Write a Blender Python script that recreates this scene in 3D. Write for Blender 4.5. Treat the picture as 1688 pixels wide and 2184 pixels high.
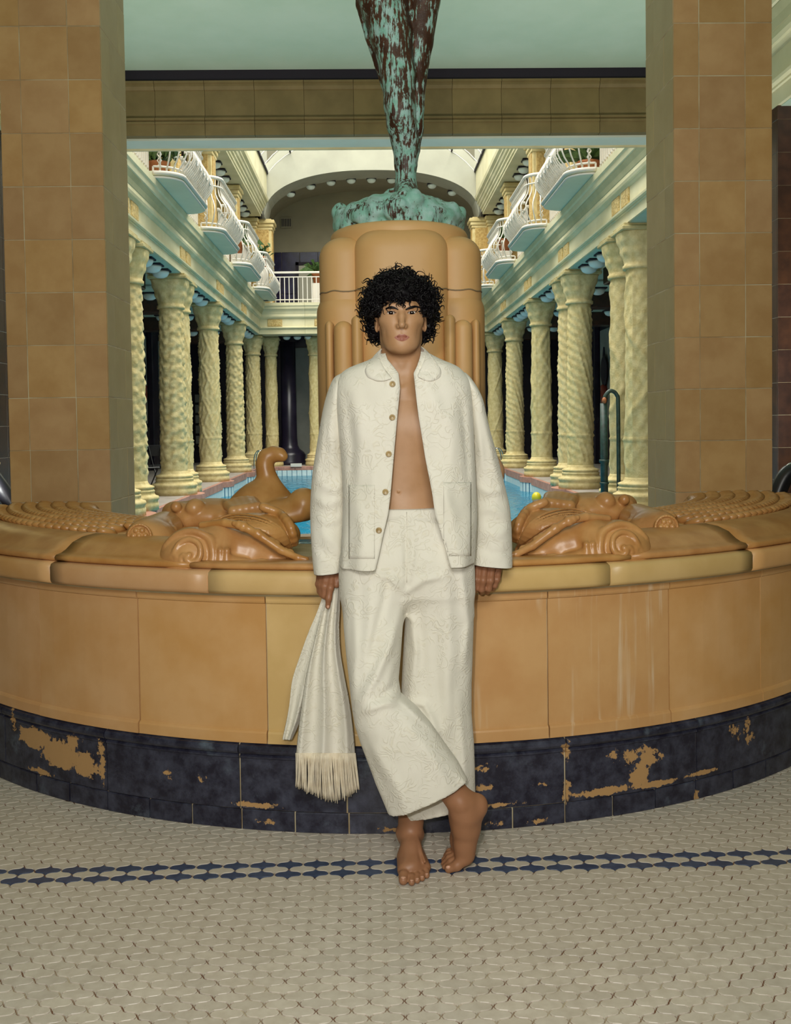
import bpy, math, random
import numpy as np
from mathutils import Matrix, Vector, noise as mnoise

for o in list(bpy.data.objects):
    bpy.data.objects.remove(o, do_unlink=True)
SC = bpy.context.scene
COL = SC.collection
PI = math.pi

# ------------------------------------------------------------------ camera
FPX, PX, PY, EYE = 2145.0, 844.0, 974.0, 1.40      # focal length and principal point in the 1688 x 2184 frame

def _n(v):
    return v / np.linalg.norm(v)

_dY = _n(np.array([(792 - PX) / FPX, (901 - PY) / FPX, 1.0]))
_dD = np.array([(1731 - PX) / FPX, (63400 - PY) / FPX, 1.0])
_dD = _n(_n(_dD) - _dY * _n(_dD).dot(_dY))
_dX = np.cross(_dD, _dY)
RW = np.array([_dX, _dY, -_dD])                    # camera vector (x right, y down, z forward) -> world
cam_d = bpy.data.cameras.new('camera')
cam_d.sensor_fit = 'VERTICAL'
cam_d.sensor_height = 24.0
cam_d.lens = FPX * 24.0 / 2184.0
cam_d.shift_x = (844 - PX) / 2184.0
cam_d.shift_y = -(1092 - PY) / 2184.0
cam_d.clip_start, cam_d.clip_end = 0.05, 200
cam = bpy.data.objects.new('camera', cam_d)
COL.objects.link(cam)
_m = np.eye(4)
_m[:3, 0] = RW @ np.array([1, 0, 0]); _m[:3, 1] = RW @ np.array([0, -1, 0]); _m[:3, 2] = RW @ np.array([0, 0, -1])
_m[:3, 3] = (0, 0, EYE)
cam.matrix_world = Matrix(_m.tolist())
SC.camera = cam

# ------------------------------------------------------------------ light and exposure
SC.view_settings.view_transform = 'Standard'
SC.view_settings.look = 'None'
SC.view_settings.exposure = 0.06
SC.view_settings.gamma = 1.0
SC.view_settings.use_curve_mapping = False
world = bpy.data.worlds.new('overcast_sky')
SC.world = world
world.use_nodes = True
bg = world.node_tree.nodes['Background']
bg.inputs[0].default_value = (0.93, 1.0, 0.97, 1)
bg.inputs[1].default_value = 1.6

def area_light(name, loc, target, size, power, color, shape='DISK', sy=None):
    l = bpy.data.lights.new(name, 'AREA')
    l.shape = shape; l.size = size
    if sy: l.size_y = sy
    l.energy = power; l.color = color
    o = bpy.data.objects.new(name, l)
    COL.objects.link(o)
    o.location = loc
    o.rotation_euler = (Vector(target) - Vector(loc)).to_track_quat('-Z', 'Y').to_euler()
    return o

area_light('camera_flash', (-0.14, 0.02, 1.53), (0.0, 3.4, 1.25), 0.07, 33.0, (1.0, 0.96, 0.90))
SKY_LIGHT = area_light('skylight_daylight', (0.12, 19.0, 13.5), (0.12, 19.0, 0.0), 8.0, 4200.0, (1.0, 0.95, 0.82), 'RECTANGLE', 19.0)
area_light('lobby_fill_light', (0.1, -1.2, 3.0), (0.1, 8.0, 4.4), 1.6, 125.0, (1.0, 0.98, 0.90), 'RECTANGLE', 1.2)  # unseen fill added behind the camera to lift the lobby, no lamp of the place
for _s in (-1, 1):
    area_light('ceiling_fill_light', (0.12 + _s * 3.0, 6.9, 1.1), (0.12 + _s * 1.2, 8.6, 4.93), 0.5, 70.0, (0.97, 1.0, 0.95))  # pair of added fills out of frame that brighten the green ceiling

# ------------------------------------------------------------------ measuring helpers
def W(x, y, Y):
    d = RW @ np.array([(x - PX) / FPX, (y - PY) / FPX, 1.0])
    return np.array([0, 0, EYE]) + d * (Y / d[1])

def WZ(x, y, Z):
    d = RW @ np.array([(x - PX) / FPX, (y - PY) / FPX, 1.0])
    return np.array([0, 0, EYE]) + d * ((Z - EYE) / d[2])

def project(P):
    c = (np.asarray(P, float) - np.array([0, 0, EYE])) @ RW
    return PX + FPX * c[..., 0] / c[..., 2], PY + FPX * c[..., 1] / c[..., 2]

# ------------------------------------------------------------------ object helpers
def link(o, parent=None):
    COL.objects.link(o)
    if parent is not None:
        o.parent = parent
    return o

def mesh(name, V, F, mat=None, parent=None, smooth=False, mats=None, midx=None):
    me = bpy.data.meshes.new(name)
    V = np.asarray(V, dtype=np.float64)
    me.from_pydata(V.tolist(), [], F.tolist() if isinstance(F, np.ndarray) else F)
    for m in ([mat] if mat else (mats or [])):
        me.materials.append(m)
    if smooth:
        me.polygons.foreach_set('use_smooth', np.ones(len(me.polygons), dtype=bool))
    if midx is not None:
        me.polygons.foreach_set('material_index', np.asarray(midx, dtype=np.int32))
    me.update()
    return link(bpy.data.objects.new(name, me), parent)

def obj(name, VF, mat, parent=None, smooth=False, loc=None, rz=None):
    o = mesh(name, VF[0], VF[1], mat, parent, smooth)
    if loc is not None: o.location = loc
    if rz is not None: o.rotation_euler[2] = rz
    return o

def share(name, src, parent=None, loc=None, rot=None, scale=None):
    o = bpy.data.objects.new(name, src.data if hasattr(src, 'data') else src)
    link(o, parent)
    if loc is not None: o.location = loc
    if rot is not None: o.rotation_euler = rot
    if scale is not None: o.scale = scale
    return o

def empty(name, loc=(0, 0, 0), parent=None):
    o = bpy.data.objects.new(name, None)
    o.empty_display_size = 0.1
    o.location = loc
    return link(o, parent)

def tag(o, label=None, cat=None, group=None, kind=None):
    if label: o['label'] = label
    if cat: o['category'] = cat
    if group: o['group'] = group
    if kind: o['kind'] = kind
    return o

def copy_tree(o, parent=None):
    c = o.copy()
    COL.objects.link(c)
    c.parent = parent
    for ch in list(o.children):
        copy_tree(ch, c)
    return c

def merge(*parts):
    V, F, n = [], [], 0
    for v, f in parts:
        V.append(np.asarray(v, float).reshape(-1, 3))
        F.extend([[i + n for i in q] for q in (f.tolist() if isinstance(f, np.ndarray) else f)])
        n += len(V[-1])
    return np.concatenate(V), F

def move(VF, t=(0, 0, 0), s=1.0, rz=0.0, mat=None):
    V = np.asarray(VF[0], float) * s
    if mat is not None: V = V @ np.asarray(mat).T
    if rz:
        c, q = math.cos(rz), math.sin(rz)
        V = np.c_[V[:, 0] * c - V[:, 1] * q, V[:, 0] * q + V[:, 1] * c, V[:, 2]]
    return V + np.asarray(t), VF[1]

def box(x0, x1, y0, y1, z0, z1):
    V = [(x, y, z) for z in (z0, z1) for y in (y0, y1) for x in (x0, x1)]
    return np.array(V, float), [[0, 2, 3, 1], [4, 5, 7, 6], [0, 1, 5, 4], [2, 6, 7, 3], [0, 4, 6, 2], [1, 3, 7, 5]]

def cbox(x0, x1, y0, y1, z0, z1, b=0.004):
    """box with chamfered edges"""
    c = np.array([(x0 + x1) / 2, (y0 + y1) / 2, (z0 + z1) / 2])
    h = np.array([x1 - x0, y1 - y0, z1 - z0]) / 2
    b = min(b, h.min() * 0.6)
    V, idx = [], {}
    for sx in (-1, 1):
        for sy in (-1, 1):
            for sz in (-1, 1):
                s = np.array([sx, sy, sz])
                for a in range(3):
                    p = h - b
                    p = p.copy(); p[a] = h[a]
                    idx[(sx, sy, sz, a)] = len(V)
                    V.append(c + s * p)
    F = []
    for a in range(3):
        u, w = (a + 1) % 3, (a + 2) % 3
        for s in (-1, 1):
            q = []
            for su, sw in ((-1, -1), (1, -1), (1, 1), (-1, 1)):
                k = [0, 0, 0]; k[a] = s; k[u] = su; k[w] = sw
                q.append(idx[(k[0], k[1], k[2], a)])
            F.append(q if s > 0 else q[::-1])
        for su in (-1, 1):
            for sw in (-1, 1):
                def g(sa, ax):
                    k = [0, 0, 0]; k[a] = sa; k[u] = su; k[w] = sw
                    return idx[(k[0], k[1], k[2], ax)]
                q = [g(-1, u), g(1, u), g(1, w), g(-1, w)]
                F.append(q if su * sw > 0 else q[::-1])
    for sx in (-1, 1):
        for sy in (-1, 1):
            for sz in (-1, 1):
                q = [idx[(sx, sy, sz, a)] for a in range(3)]
                F.append(q if sx * sy * sz > 0 else q[::-1])
    return np.array(V), F

def grid(P, closed_u=False, cap=False):
    """P: (nv, nu, 3) array of points -> quads"""
    nv, nu = P.shape[:2]
    V = P.reshape(-1, 3)
    ii, jj = np.meshgrid(np.arange(nv - 1), np.arange(nu if closed_u else nu - 1), indexing='ij')
    a = ii * nu + jj; b = ii * nu + (jj + 1) % nu
    F = np.stack([a, b, b + nu, a + nu], -1).reshape(-1, 4).tolist()
    if cap:
        F.append(list(range(nu))[::-1])
        F.append([(nv - 1) * nu + k for k in range(nu)])
    return V, F

def lathe(prof, seg=32, a0=0.0, a1=2 * PI, cx=0.0, cy=0.0):
    prof = np.asarray(prof, float)
    full = abs(a1 - a0 - 2 * PI) < 1e-6
    th = np.linspace(a0, a1, seg + (0 if full else 1), endpoint=not full)
    P = np.stack([cx + prof[:, None, 0] * np.cos(th), cy + prof[:, None, 0] * np.sin(th), np.repeat(prof[:, None, 1], len(th), 1)], -1)
    return grid(P, full)

def tube(pts, r, seg=8, caps=True, flat=1.0):
    pts = np.asarray(pts, float)
    n = len(pts)
    r = np.broadcast_to(np.asarray(r, float), (n,))
    T = np.gradient(pts, axis=0)
    T /= np.linalg.norm(T, axis=1)[:, None] + 1e-12
    up = np.array([0, 0, 1.0]) if abs(T[0, 2]) < 0.9 else np.array([0, 1.0, 0])
    N = np.cross(up, T[0]); N /= np.linalg.norm(N)
    a = np.linspace(0, 2 * PI, seg, endpoint=False)
    P = np.zeros((n, seg, 3))
    for i in range(n):
        N = N - T[i] * N.dot(T[i]); N /= np.linalg.norm(N) + 1e-12
        B = np.cross(T[i], N)
        P[i] = pts[i] + r[i] * (np.cos(a)[:, None] * N + flat * np.sin(a)[:, None] * B)
    return grid(P, True, caps)

def spline(pts, n):
    """Catmull-Rom through pts, n samples"""
    p = np.asarray(pts, float)
    k = len(p)
    t = np.linspace(0, k - 1, n)
    i = np.clip(t.astype(int), 0, k - 2)
    f = (t - i)[:, None]
    p0 = p[np.clip(i - 1, 0, k - 1)]; p1 = p[i]; p2 = p[i + 1]; p3 = p[np.clip(i + 2, 0, k - 1)]
    return 0.5 * (2 * p1 + (p2 - p0) * f + (2 * p0 - 5 * p1 + 4 * p2 - p3) * f ** 2 + (3 * p1 - p0 - 3 * p2 + p3) * f ** 3)

def ellip(c, r, nu=16, nv=10):
    v = np.linspace(-PI / 2, PI / 2, nv)
    u = np.linspace(0, 2 * PI, nu, endpoint=False)
    P = np.stack([c[0] + r[0] * np.cos(v)[:, None] * np.cos(u), c[1] + r[1] * np.cos(v)[:, None] * np.sin(u), c[2] + r[2] * np.sin(v)[:, None] * np.ones_like(u)], -1)
    return grid(P, True)

def prism(outline, z0, z1):
    o = np.asarray(outline, float); n = len(o)
    V = np.r_[np.c_[o, np.full(n, z0)], np.c_[o, np.full(n, z1)]]
    F = [list(range(n))[::-1], list(range(n, 2 * n))] + [[i, (i + 1) % n, n + (i + 1) % n, n + i] for i in range(n)]
    return V, F

def noise3(P, scale, seed=0.0):
    return np.array([mnoise.noise(Vector((p[0] * scale + seed, p[1] * scale + seed * 1.7, p[2] * scale - seed))) for p in P])

# ------------------------------------------------------------------ signed distance sculpting
class Sculpt:
    def __init__(self):
        self.ops = []
    def _add(self, fn, lo, hi, k, mode):
        self.ops.append((fn, np.minimum(lo, hi), np.maximum(lo, hi), k, mode)); return self
    def cap(self, a, b, ra, rb=None, k=0.01, mode=1):
        a = np.asarray(a, float); b = np.asarray(b, float); rb = ra if rb is None else rb
        m = max(ra, rb); ab = b - a; L = ab.dot(ab) + 1e-12
        def fn(x, y, z):
            t = np.clip(((x - a[0]) * ab[0] + (y - a[1]) * ab[1] + (z - a[2]) * ab[2]) / L, 0, 1)
            return np.sqrt((x - a[0] - t * ab[0]) ** 2 + (y - a[1] - t * ab[1]) ** 2 + (z - a[2] - t * ab[2]) ** 2) - (ra + (rb - ra) * t)
        return self._add(fn, np.minimum(a, b) - m, np.maximum(a, b) + m, k, mode)
    def chain(self, pts, rs, k=0.01, mode=1):
        rs = np.broadcast_to(np.asarray(rs, float), (len(pts),))
        for i in range(len(pts) - 1):
            self.cap(pts[i], pts[i + 1], rs[i], rs[i + 1], k, mode)
        return self
    def ell(self, c, r, k=0.01, mode=1, rot=None):
        c = np.asarray(c, float); r = np.asarray(r, float) * np.ones(3)
        R = None if rot is None else np.asarray(rot, float)
        m = np.full(3, r.max()) if R is not None else r
        def fn(x, y, z):
            x = x - c[0]; y = y - c[1]; z = z - c[2]
            if R is not None:
                x, y, z = (R[0, 0] * x + R[1, 0] * y + R[2, 0] * z, R[0, 1] * x + R[1, 1] * y + R[2, 1] * z, R[0, 2] * x + R[1, 2] * y + R[2, 2] * z)
            k0 = np.sqrt((x / r[0]) ** 2 + (y / r[1]) ** 2 + (z / r[2]) ** 2)
            k1 = np.sqrt((x / r[0] ** 2) ** 2 + (y / r[1] ** 2) ** 2 + (z / r[2] ** 2) ** 2) + 1e-9
            return k0 * (k0 - 1) / k1
        return self._add(fn, c - m, c + m, k, mode)
    def fn(self, f, lo, hi, k=0.01, mode=1):
        return self._add(f, np.asarray(lo, float), np.asarray(hi, float), k, mode)
    def build(self, h, lo=None, hi=None, smooth=2):
        if lo is None:
            pad = 2.5 * h + 0.3 * max(o[3] for o in self.ops)
            lo = np.min([o[1] for o in self.ops if o[4] == 1], axis=0) - pad
            hi = np.max([o[2] for o in self.ops if o[4] == 1], axis=0) + pad
        lo = np.asarray(lo, float); hi = np.asarray(hi, float)
        n = np.ceil((hi - lo) / h).astype(int) + 1
        G = np.full(n, 10.0, dtype=np.float32)
        ax = [(lo[i] + h * np.arange(n[i])).astype(np.float32) for i in range(3)]
        for f, l, u, k, mode in self.ops:
            i0 = np.clip(np.floor((l - k - 3 * h - lo) / h).astype(int), 0, n)
            i1 = np.clip(np.ceil((u + k + 3 * h - lo) / h).astype(int) + 1, 0, n)
            if (i1 <= i0).any(): continue
            s = tuple(slice(i0[i], i1[i]) for i in range(3))
            d = f(ax[0][s[0]][:, None, None], ax[1][s[1]][None, :, None], ax[2][s[2]][None, None, :])
            g = G[s]
            if mode == 1:
                hh = np.maximum(k - np.abs(g - d), 0) / max(k, 1e-6)
                G[s] = np.minimum(g, d) - hh * hh * k * 0.25
            else:
                d = -d
                hh = np.maximum(k - np.abs(g - d), 0) / max(k, 1e-6)
                G[s] = np.maximum(g, d) + hh * hh * k * 0.25
        return nets(G, lo, h, smooth)

def nets(G, lo, h, smooth=2):
    n = np.array(G.shape)
    ins = G < 0
    c = np.zeros(n - 1, dtype=np.int8)
    for a in (0, 1):
        for b in (0, 1):
            for d in (0, 1):
                c += ins[a:n[0] - 1 + a, b:n[1] - 1 + b, d:n[2] - 1 + d]
    I = np.argwhere((c > 0) & (c < 8))
    idx = np.full(n - 1, -1, dtype=np.int32)
    idx[I[:, 0], I[:, 1], I[:, 2]] = np.arange(len(I))
    acc = np.zeros((len(I), 3)); cnt = np.zeros(len(I))
    for axis in range(3):
        o = [0, 1, 2]; o.remove(axis)
        for a in (0, 1):
            for b in (0, 1):
                p = I.copy(); p[:, o[0]] += a; p[:, o[1]] += b
                q = p.copy(); q[:, axis] += 1
                ga = G[p[:, 0], p[:, 1], p[:, 2]]; gb = G[q[:, 0], q[:, 1], q[:, 2]]
                m = (ga < 0) != (gb < 0)
                t = np.where(m, ga / np.where(m, ga - gb, 1), 0)
                pos = p.astype(float); pos[:, axis] += t
                acc[m] += pos[m]; cnt[m] += 1
    V = lo + h * acc / cnt[:, None]
    Fs = []
    for axis in range(3):
        u, w = (axis + 1) % 3, (axis + 2) % 3
        sl0 = [slice(None)] * 3; sl1 = [slice(None)] * 3
        sl0[axis] = slice(0, n[axis] - 1); sl1[axis] = slice(1, n[axis])
        A = ins[tuple(sl0)]; B = ins[tuple(sl1)]
        E = np.argwhere(A != B)
        E = E[(E[:, u] > 0) & (E[:, w] > 0) & (E[:, u] < n[u] - 1) & (E[:, w] < n[w] - 1)]
        sgn = A[E[:, 0], E[:, 1], E[:, 2]]
        q = []
        for du, dw in ((-1, -1), (0, -1), (0, 0), (-1, 0)):
            p = E.copy(); p[:, u] += du; p[:, w] += dw
            q.append(idx[p[:, 0], p[:, 1], p[:, 2]])
        q = np.stack(q, -1)
        q[~sgn] = q[~sgn][:, ::-1]
        Fs.append(q)
    F = np.concatenate(Fs)
    F = F[(F >= 0).all(1)]
    for _ in range(smooth):
        a = np.concatenate([F[:, 0], F[:, 1], F[:, 2], F[:, 3]]); b = np.concatenate([F[:, 1], F[:, 2], F[:, 3], F[:, 0]])
        k = np.bincount(a, minlength=len(V)).astype(float)
        S = np.stack([np.bincount(a, V[b, i], len(V)) for i in range(3)], -1)
        ok = k > 0
        V[ok] = 0.5 * V[ok] + 0.5 * S[ok] / k[ok][:, None]
    return V, F

# ------------------------------------------------------------------ materials
def lin(h):
    h = h.lstrip('#')
    c = [int(h[i:i + 2], 16) / 255 for i in (0, 2, 4)]
    return tuple((v / 12.92 if v <= 0.04045 else ((v + 0.055) / 1.055) ** 2.4) for v in c) + (1.0,)

class NT:
    def __init__(self, name):
        self.m = bpy.data.materials.new(name)
        self.m.use_nodes = True
        self.t = self.m.node_tree
        self.b = self.t.nodes['Principled BSDF']
    def n(self, kind, **kw):
        x = self.t.nodes.new(kind)
        for k, v in kw.items():
            if k.startswith('i_'):
                x.inputs[k[2:].replace('_', ' ')].default_value = v
            else:
                setattr(x, k, v)
        return x
    def l(self, a, b):
        self.t.links.new(a, b)
    def math(self, op, a, b=None, c=None):
        x = self.n('ShaderNodeMath', operation=op)
        for i, v in enumerate((a, b, c)):
            if v is None: continue
            if hasattr(v, 'is_output'): self.l(v, x.inputs[i])
            else: x.inputs[i].default_value = v
        return x.outputs[0]
    def mix(self, f, a, b, mode='MIX'):
        x = self.n('ShaderNodeMix', data_type='RGBA', blend_type=mode)
        for s, v in ((x.inputs[0], f), (x.inputs[6], a), (x.inputs[7], b)):
            if hasattr(v, 'is_output'): self.l(v, s)
            else: s.default_value = v
        return x.outputs[2]
    def ramp(self, f, a, b):
        x = self.n('ShaderNodeMapRange')
        x.inputs[1].default_value = a; x.inputs[2].default_value = b
        self.l(f, x.inputs[0])
        return x.outputs[0]
    def coords(self, objrand=True, world=False, scale=(1, 1, 1)):
        if world:
            v = self.n('ShaderNodeNewGeometry').outputs['Position']
        else:
            v = self.n('ShaderNodeTexCoord').outputs['Object']
        if scale != (1, 1, 1):
            mp = self.n('ShaderNodeMapping'); mp.inputs['Scale'].default_value = scale
            self.l(v, mp.inputs['Vector']); v = mp.outputs[0]
        if objrand and not world:
            r = self.n('ShaderNodeObjectInfo').outputs['Random']
            s = self.n('ShaderNodeVectorMath', operation='ADD')
            k = self.math('MULTIPLY', r, 37.0)
            self.l(v, s.inputs[0]); self.l(k, s.inputs[1]); v = s.outputs[0]
        return v
    def noise(self, v, scale, detail=4, rough=0.55):
        x = self.n('ShaderNodeTexNoise')
        x.inputs['Scale'].default_value = scale; x.inputs['Detail'].default_value = detail; x.inputs['Roughness'].default_value = rough
        self.l(v, x.inputs['Vector'])
        return x.outputs['Fac']
    def bump(self, h, strength=0.3, dist=0.01):
        x = self.n('ShaderNodeBump')
        x.inputs['Strength'].default_value = strength; x.inputs['Distance'].default_value = dist
        self.l(h, x.inputs['Height'])
        self.l(x.outputs[0], self.b.inputs['Normal'])
        return x
    def color(self, c):
        if hasattr(c, 'is_output'): self.l(c, self.b.inputs['Base Color'])
        else: self.b.inputs['Base Color'].default_value = c
    def set(self, rough=0.5, spec=0.5, metal=0.0):
        self.b.inputs['Roughness'].default_value = rough
        self.b.inputs['Specular IOR Level'].default_value = spec
        self.b.inputs['Metallic'].default_value = metal

def blobs_mask(nt, blobs, amp=0.05, scale=40):
    """mask of irregular worn patches; blobs = (world point, radius, x-squash, z-squash)"""
    pos = nt.coords(world=True)
    cur = None
    for c, r, sx, sz in blobs:
        s = nt.n('ShaderNodeVectorMath', operation='SUBTRACT'); nt.l(pos, s.inputs[0]); s.inputs[1].default_value = tuple(c)
        m = nt.n('ShaderNodeVectorMath', operation='MULTIPLY'); nt.l(s.outputs[0], m.inputs[0]); m.inputs[1].default_value = (1 / sx, 0.6, 1 / sz)
        L = nt.n('ShaderNodeVectorMath', operation='LENGTH'); nt.l(m.outputs[0], L.inputs[0])
        d = nt.math('SUBTRACT', L.outputs['Value'], r)
        cur = d if cur is None else nt.math('MINIMUM', cur, d)
    nz = nt.math('SUBTRACT', nt.noise(pos, scale, 5, 0.65), 0.5)
    d = nt.math('ADD', cur, nt.math('MULTIPLY', nz, amp))
    x = nt.n('ShaderNodeMapRange'); x.inputs[1].default_value = 0.003; x.inputs[2].default_value = -0.003
    nt.l(d, x.inputs[0])
    return x.outputs[0]

def M(name, c1, c2=None, scale=6.0, rough=0.5, bump=0.0, bscale=80.0, bdist=0.004, spec=0.5, metal=0.0, rnd=0.0, stretch=(1, 1, 1), lo=0.35, hi=0.65, detail=4):
    nt = NT(name)
    nt.set(rough, spec, metal)
    c = lin(c1)
    v = nt.coords(scale=stretch)
    if c2:
        c = nt.mix(nt.ramp(nt.noise(v, scale, detail), lo, hi), lin(c1), lin(c2))
    if rnd:
        hsv = nt.n('ShaderNodeHueSaturation')
        r = nt.n('ShaderNodeObjectInfo').outputs['Random']
        nt.l(nt.math('MULTIPLY_ADD', r, 2 * rnd, 1 - rnd), hsv.inputs['Value'])
        r2 = nt.math('FRACT', nt.math('MULTIPLY', r, 7.31))
        nt.l(nt.math('MULTIPLY_ADD', r2, rnd * 0.06, 0.5 - rnd * 0.03), hsv.inputs['Hue'])
        nt.l(nt.math('MULTIPLY_ADD', r2, rnd * 0.8, 1 - rnd * 0.4), hsv.inputs['Saturation'])
        if hasattr(c, 'is_output'): nt.l(c, hsv.inputs['Color'])
        else: hsv.inputs['Color'].default_value = c
        c = hsv.outputs[0]
    nt.color(c)
    if bump:
        nt.bump(nt.noise(v, bscale, 3), bump, bdist)
    return nt.m
# ------------------------------------------------------------------ materials of the lobby
random.seed(7); np.random.seed(7)
XC = 0.12                                            # axis of hall, basin and pillars
CY = 5.745                                           # centre of the round basin
m_grout = M('tile_grout', '#c9bd9c', '#a08a66', 5, 0.9)
m_fgrout = M('floor_grout', '#b3a58b', '#6f482e', 8, 0.95, lo=0.36, hi=0.58)
m_pillar = M('pillar_tile', '#b18a58', '#bd9866', 7, 0.42, 0.12, 260, 0.002, rnd=0.09)
m_jamb = M('pillar_side_tile', '#a5936a', '#ac9b72', 6, 0.5, 0.1, 260, 0.002, rnd=0.06)
m_panel = M('basin_panel_orange', '#c2935e', '#cba070', 5, 0.38, 0.12, 300, 0.0015, rnd=0.10)
m_pale = M('basin_panel_pale', '#d2b27a', '#c7a66c', 5, 0.38, 0.12, 300, 0.0015, rnd=0.05)
m_glaze = M('glazed_terracotta', '#b07c46', '#c4935a', 9, 0.33, 0.08, 120, 0.002, rnd=0.05)
m_ftile = M('floor_tile_white', '#cfc6b8', '#c3b9aa', 30, 0.36, 0.05, 200, 0.001, rnd=0.07)
m_fblue = M('floor_tile_blue', '#3a4560', '#4a5670', 40, 0.36, 0.05, 200, 0.001, rnd=0.08)
m_ceil = M('painted_ceiling_green', '#bdd2b8', '#c6d8c0', 2, 0.85)
m_cream = M('cream_stone', '#dccfa4', '#cbbd90', 3, 0.75, 0.15, 60, 0.004, rnd=0.03)
m_tanstone = M('tan_stone_beam', '#7f6c42', '#716038', 4, 0.7, 0.15, 90, 0.003, rnd=0.06)
m_brown = M('dark_brown_wall_tile', '#4a2f22', '#38241c', 9, 0.35, 0.1, 60, 0.003, rnd=0.15)
m_black = M('black_metal', '#15141a', None, rough=0.35)
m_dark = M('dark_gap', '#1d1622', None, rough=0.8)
m_chrome = M('chrome', '#c8c8c8', None, rough=0.15, metal=1.0)

# streaked panel (lime drips below the coping, right of the bather)
def drip_material(name, c1, c2):
    nt = NT(name); nt.set(0.38)
    pos = nt.coords(world=True)
    v = nt.coords(scale=(1, 1, 1))
    base = nt.mix(nt.ramp(nt.noise(v, 5, 4), .35, .65), lin(c1), lin(c2))
    mp = nt.n('ShaderNodeMapping'); mp.inputs['Scale'].default_value = (34, 34, 1.6); nt.l(pos, mp.inputs['Vector'])
    st = nt.ramp(nt.noise(mp.outputs[0], 1.0, 3, .6), 0.56, 0.70)
    mp2 = nt.n('ShaderNodeMapping'); mp2.inputs['Scale'].default_value = (4, 4, 3); nt.l(pos, mp2.inputs['Vector'])
    patch = nt.ramp(nt.noise(mp2.outputs[0], 1.0, 2), 0.42, 0.62)
    f = nt.math('MULTIPLY', nt.math('MULTIPLY', st, patch), 0.6)
    nt.color(nt.mix(f, base, lin('#e0d2b8')))
    nt.bump(nt.noise(v, 300, 2), 0.12, .0015)
    return nt.m
m_drip = drip_material('basin_panel_with_lime_drips', '#c2935e', '#cba06c')

# blue-black glaze, flaked off in patches
def plinth_material():
    nt = NT('flaking_blue_black_glaze')
    v = nt.coords()
    base = nt.mix(nt.ramp(nt.noise(v, 16, 6, .7), .40, .72), lin('#1e1d2c'), lin('#454858'))
    base = nt.mix(nt.ramp(nt.noise(v, 6, 5, .7), .60, .82), base, lin('#5f6b78'))
    bl = []
    def b(x, y, r, sx=1.0, sz=1.0):
        R = 2.372; d = RW @ np.array([(x - PX) / FPX, (y - PY) / FPX, 1.0])
        o = np.array([0 - XC, 0 - CY]); dd = d[:2]
        A = dd.dot(dd); B = 2 * o.dot(dd); C = o.dot(o) - R * R
        t = (-B - math.sqrt(B * B - 4 * A * C)) / (2 * A)
        bl.append((np.array([0, 0, EYE]) + d * t, r, sx, sz))
    b(75, 1575, .075, 1.3, .55); b(130, 1610, .085, 1.2, .62); b(180, 1632, .06, 1.0, .7); b(155, 1580, .03, 1, .8)
    b(218, 1640, .03, .4, 1.5); b(215, 1600, .022, .5, 1.2); b(85, 1645, .03, 2.2, .35); b(30, 1530, .02, .6, 1.5)
    b(545, 1717, .03, 2.4, .28); b(355, 1648, .008); b(430, 1663, .005)
    b(1385, 1615, .03, 1.4, .8); b(1345, 1612, .026, .9, .9); b(1312, 1612, .014); b(1365, 1655, .05, .8, .9); b(1370, 1600, .018, 1.6, .6)
    b(1290, 1688, .05, 2.2, .28); b(1400, 1672, .05, 2.0, .22); b(1500, 1648, .04, 1.6, .22); b(1208, 1598, .022, .6, 1.2); b(1210, 1690, .025, .5, 1.4)
    b(1566, 1558, .018, 1, .8); b(1595, 1550, .022, .6, 1.2); b(1600, 1572, .014); b(1580, 1572, .010)
    b(1034, 1640, .014, 1.8, .6); b(1028, 1680, .014, 1.6, .6); b(1070, 1717, .016, 3, .3); b(1155, 1672, .008, 1.6, .5)
    b(1485, 1700, .012, .6, 1.2); b(1055, 1758, .006, 2, .6); b(1150, 1750, .009, 2, .6); b(570, 1752, .008, 1.8, .6); b(830, 1770, .008, 2, .5)
    f = blobs_mask(nt, bl, 0.115, 44)
    nt.color(nt.mix(f, base, lin('#b08a5a')))
    r = nt.n('ShaderNodeMapRange'); r.inputs[3].default_value = 0.3; r.inputs[4].default_value = 0.9
    nt.l(f, r.inputs[0]); nt.l(r.outputs[0], nt.b.inputs['Roughness'])
    h = nt.math('SUBTRACT', nt.math('MULTIPLY', nt.noise(v, 90, 3), 0.3), f)
    nt.bump(h, 0.5, 0.002)
    return nt.m
m_plinth = plinth_material()

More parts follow.
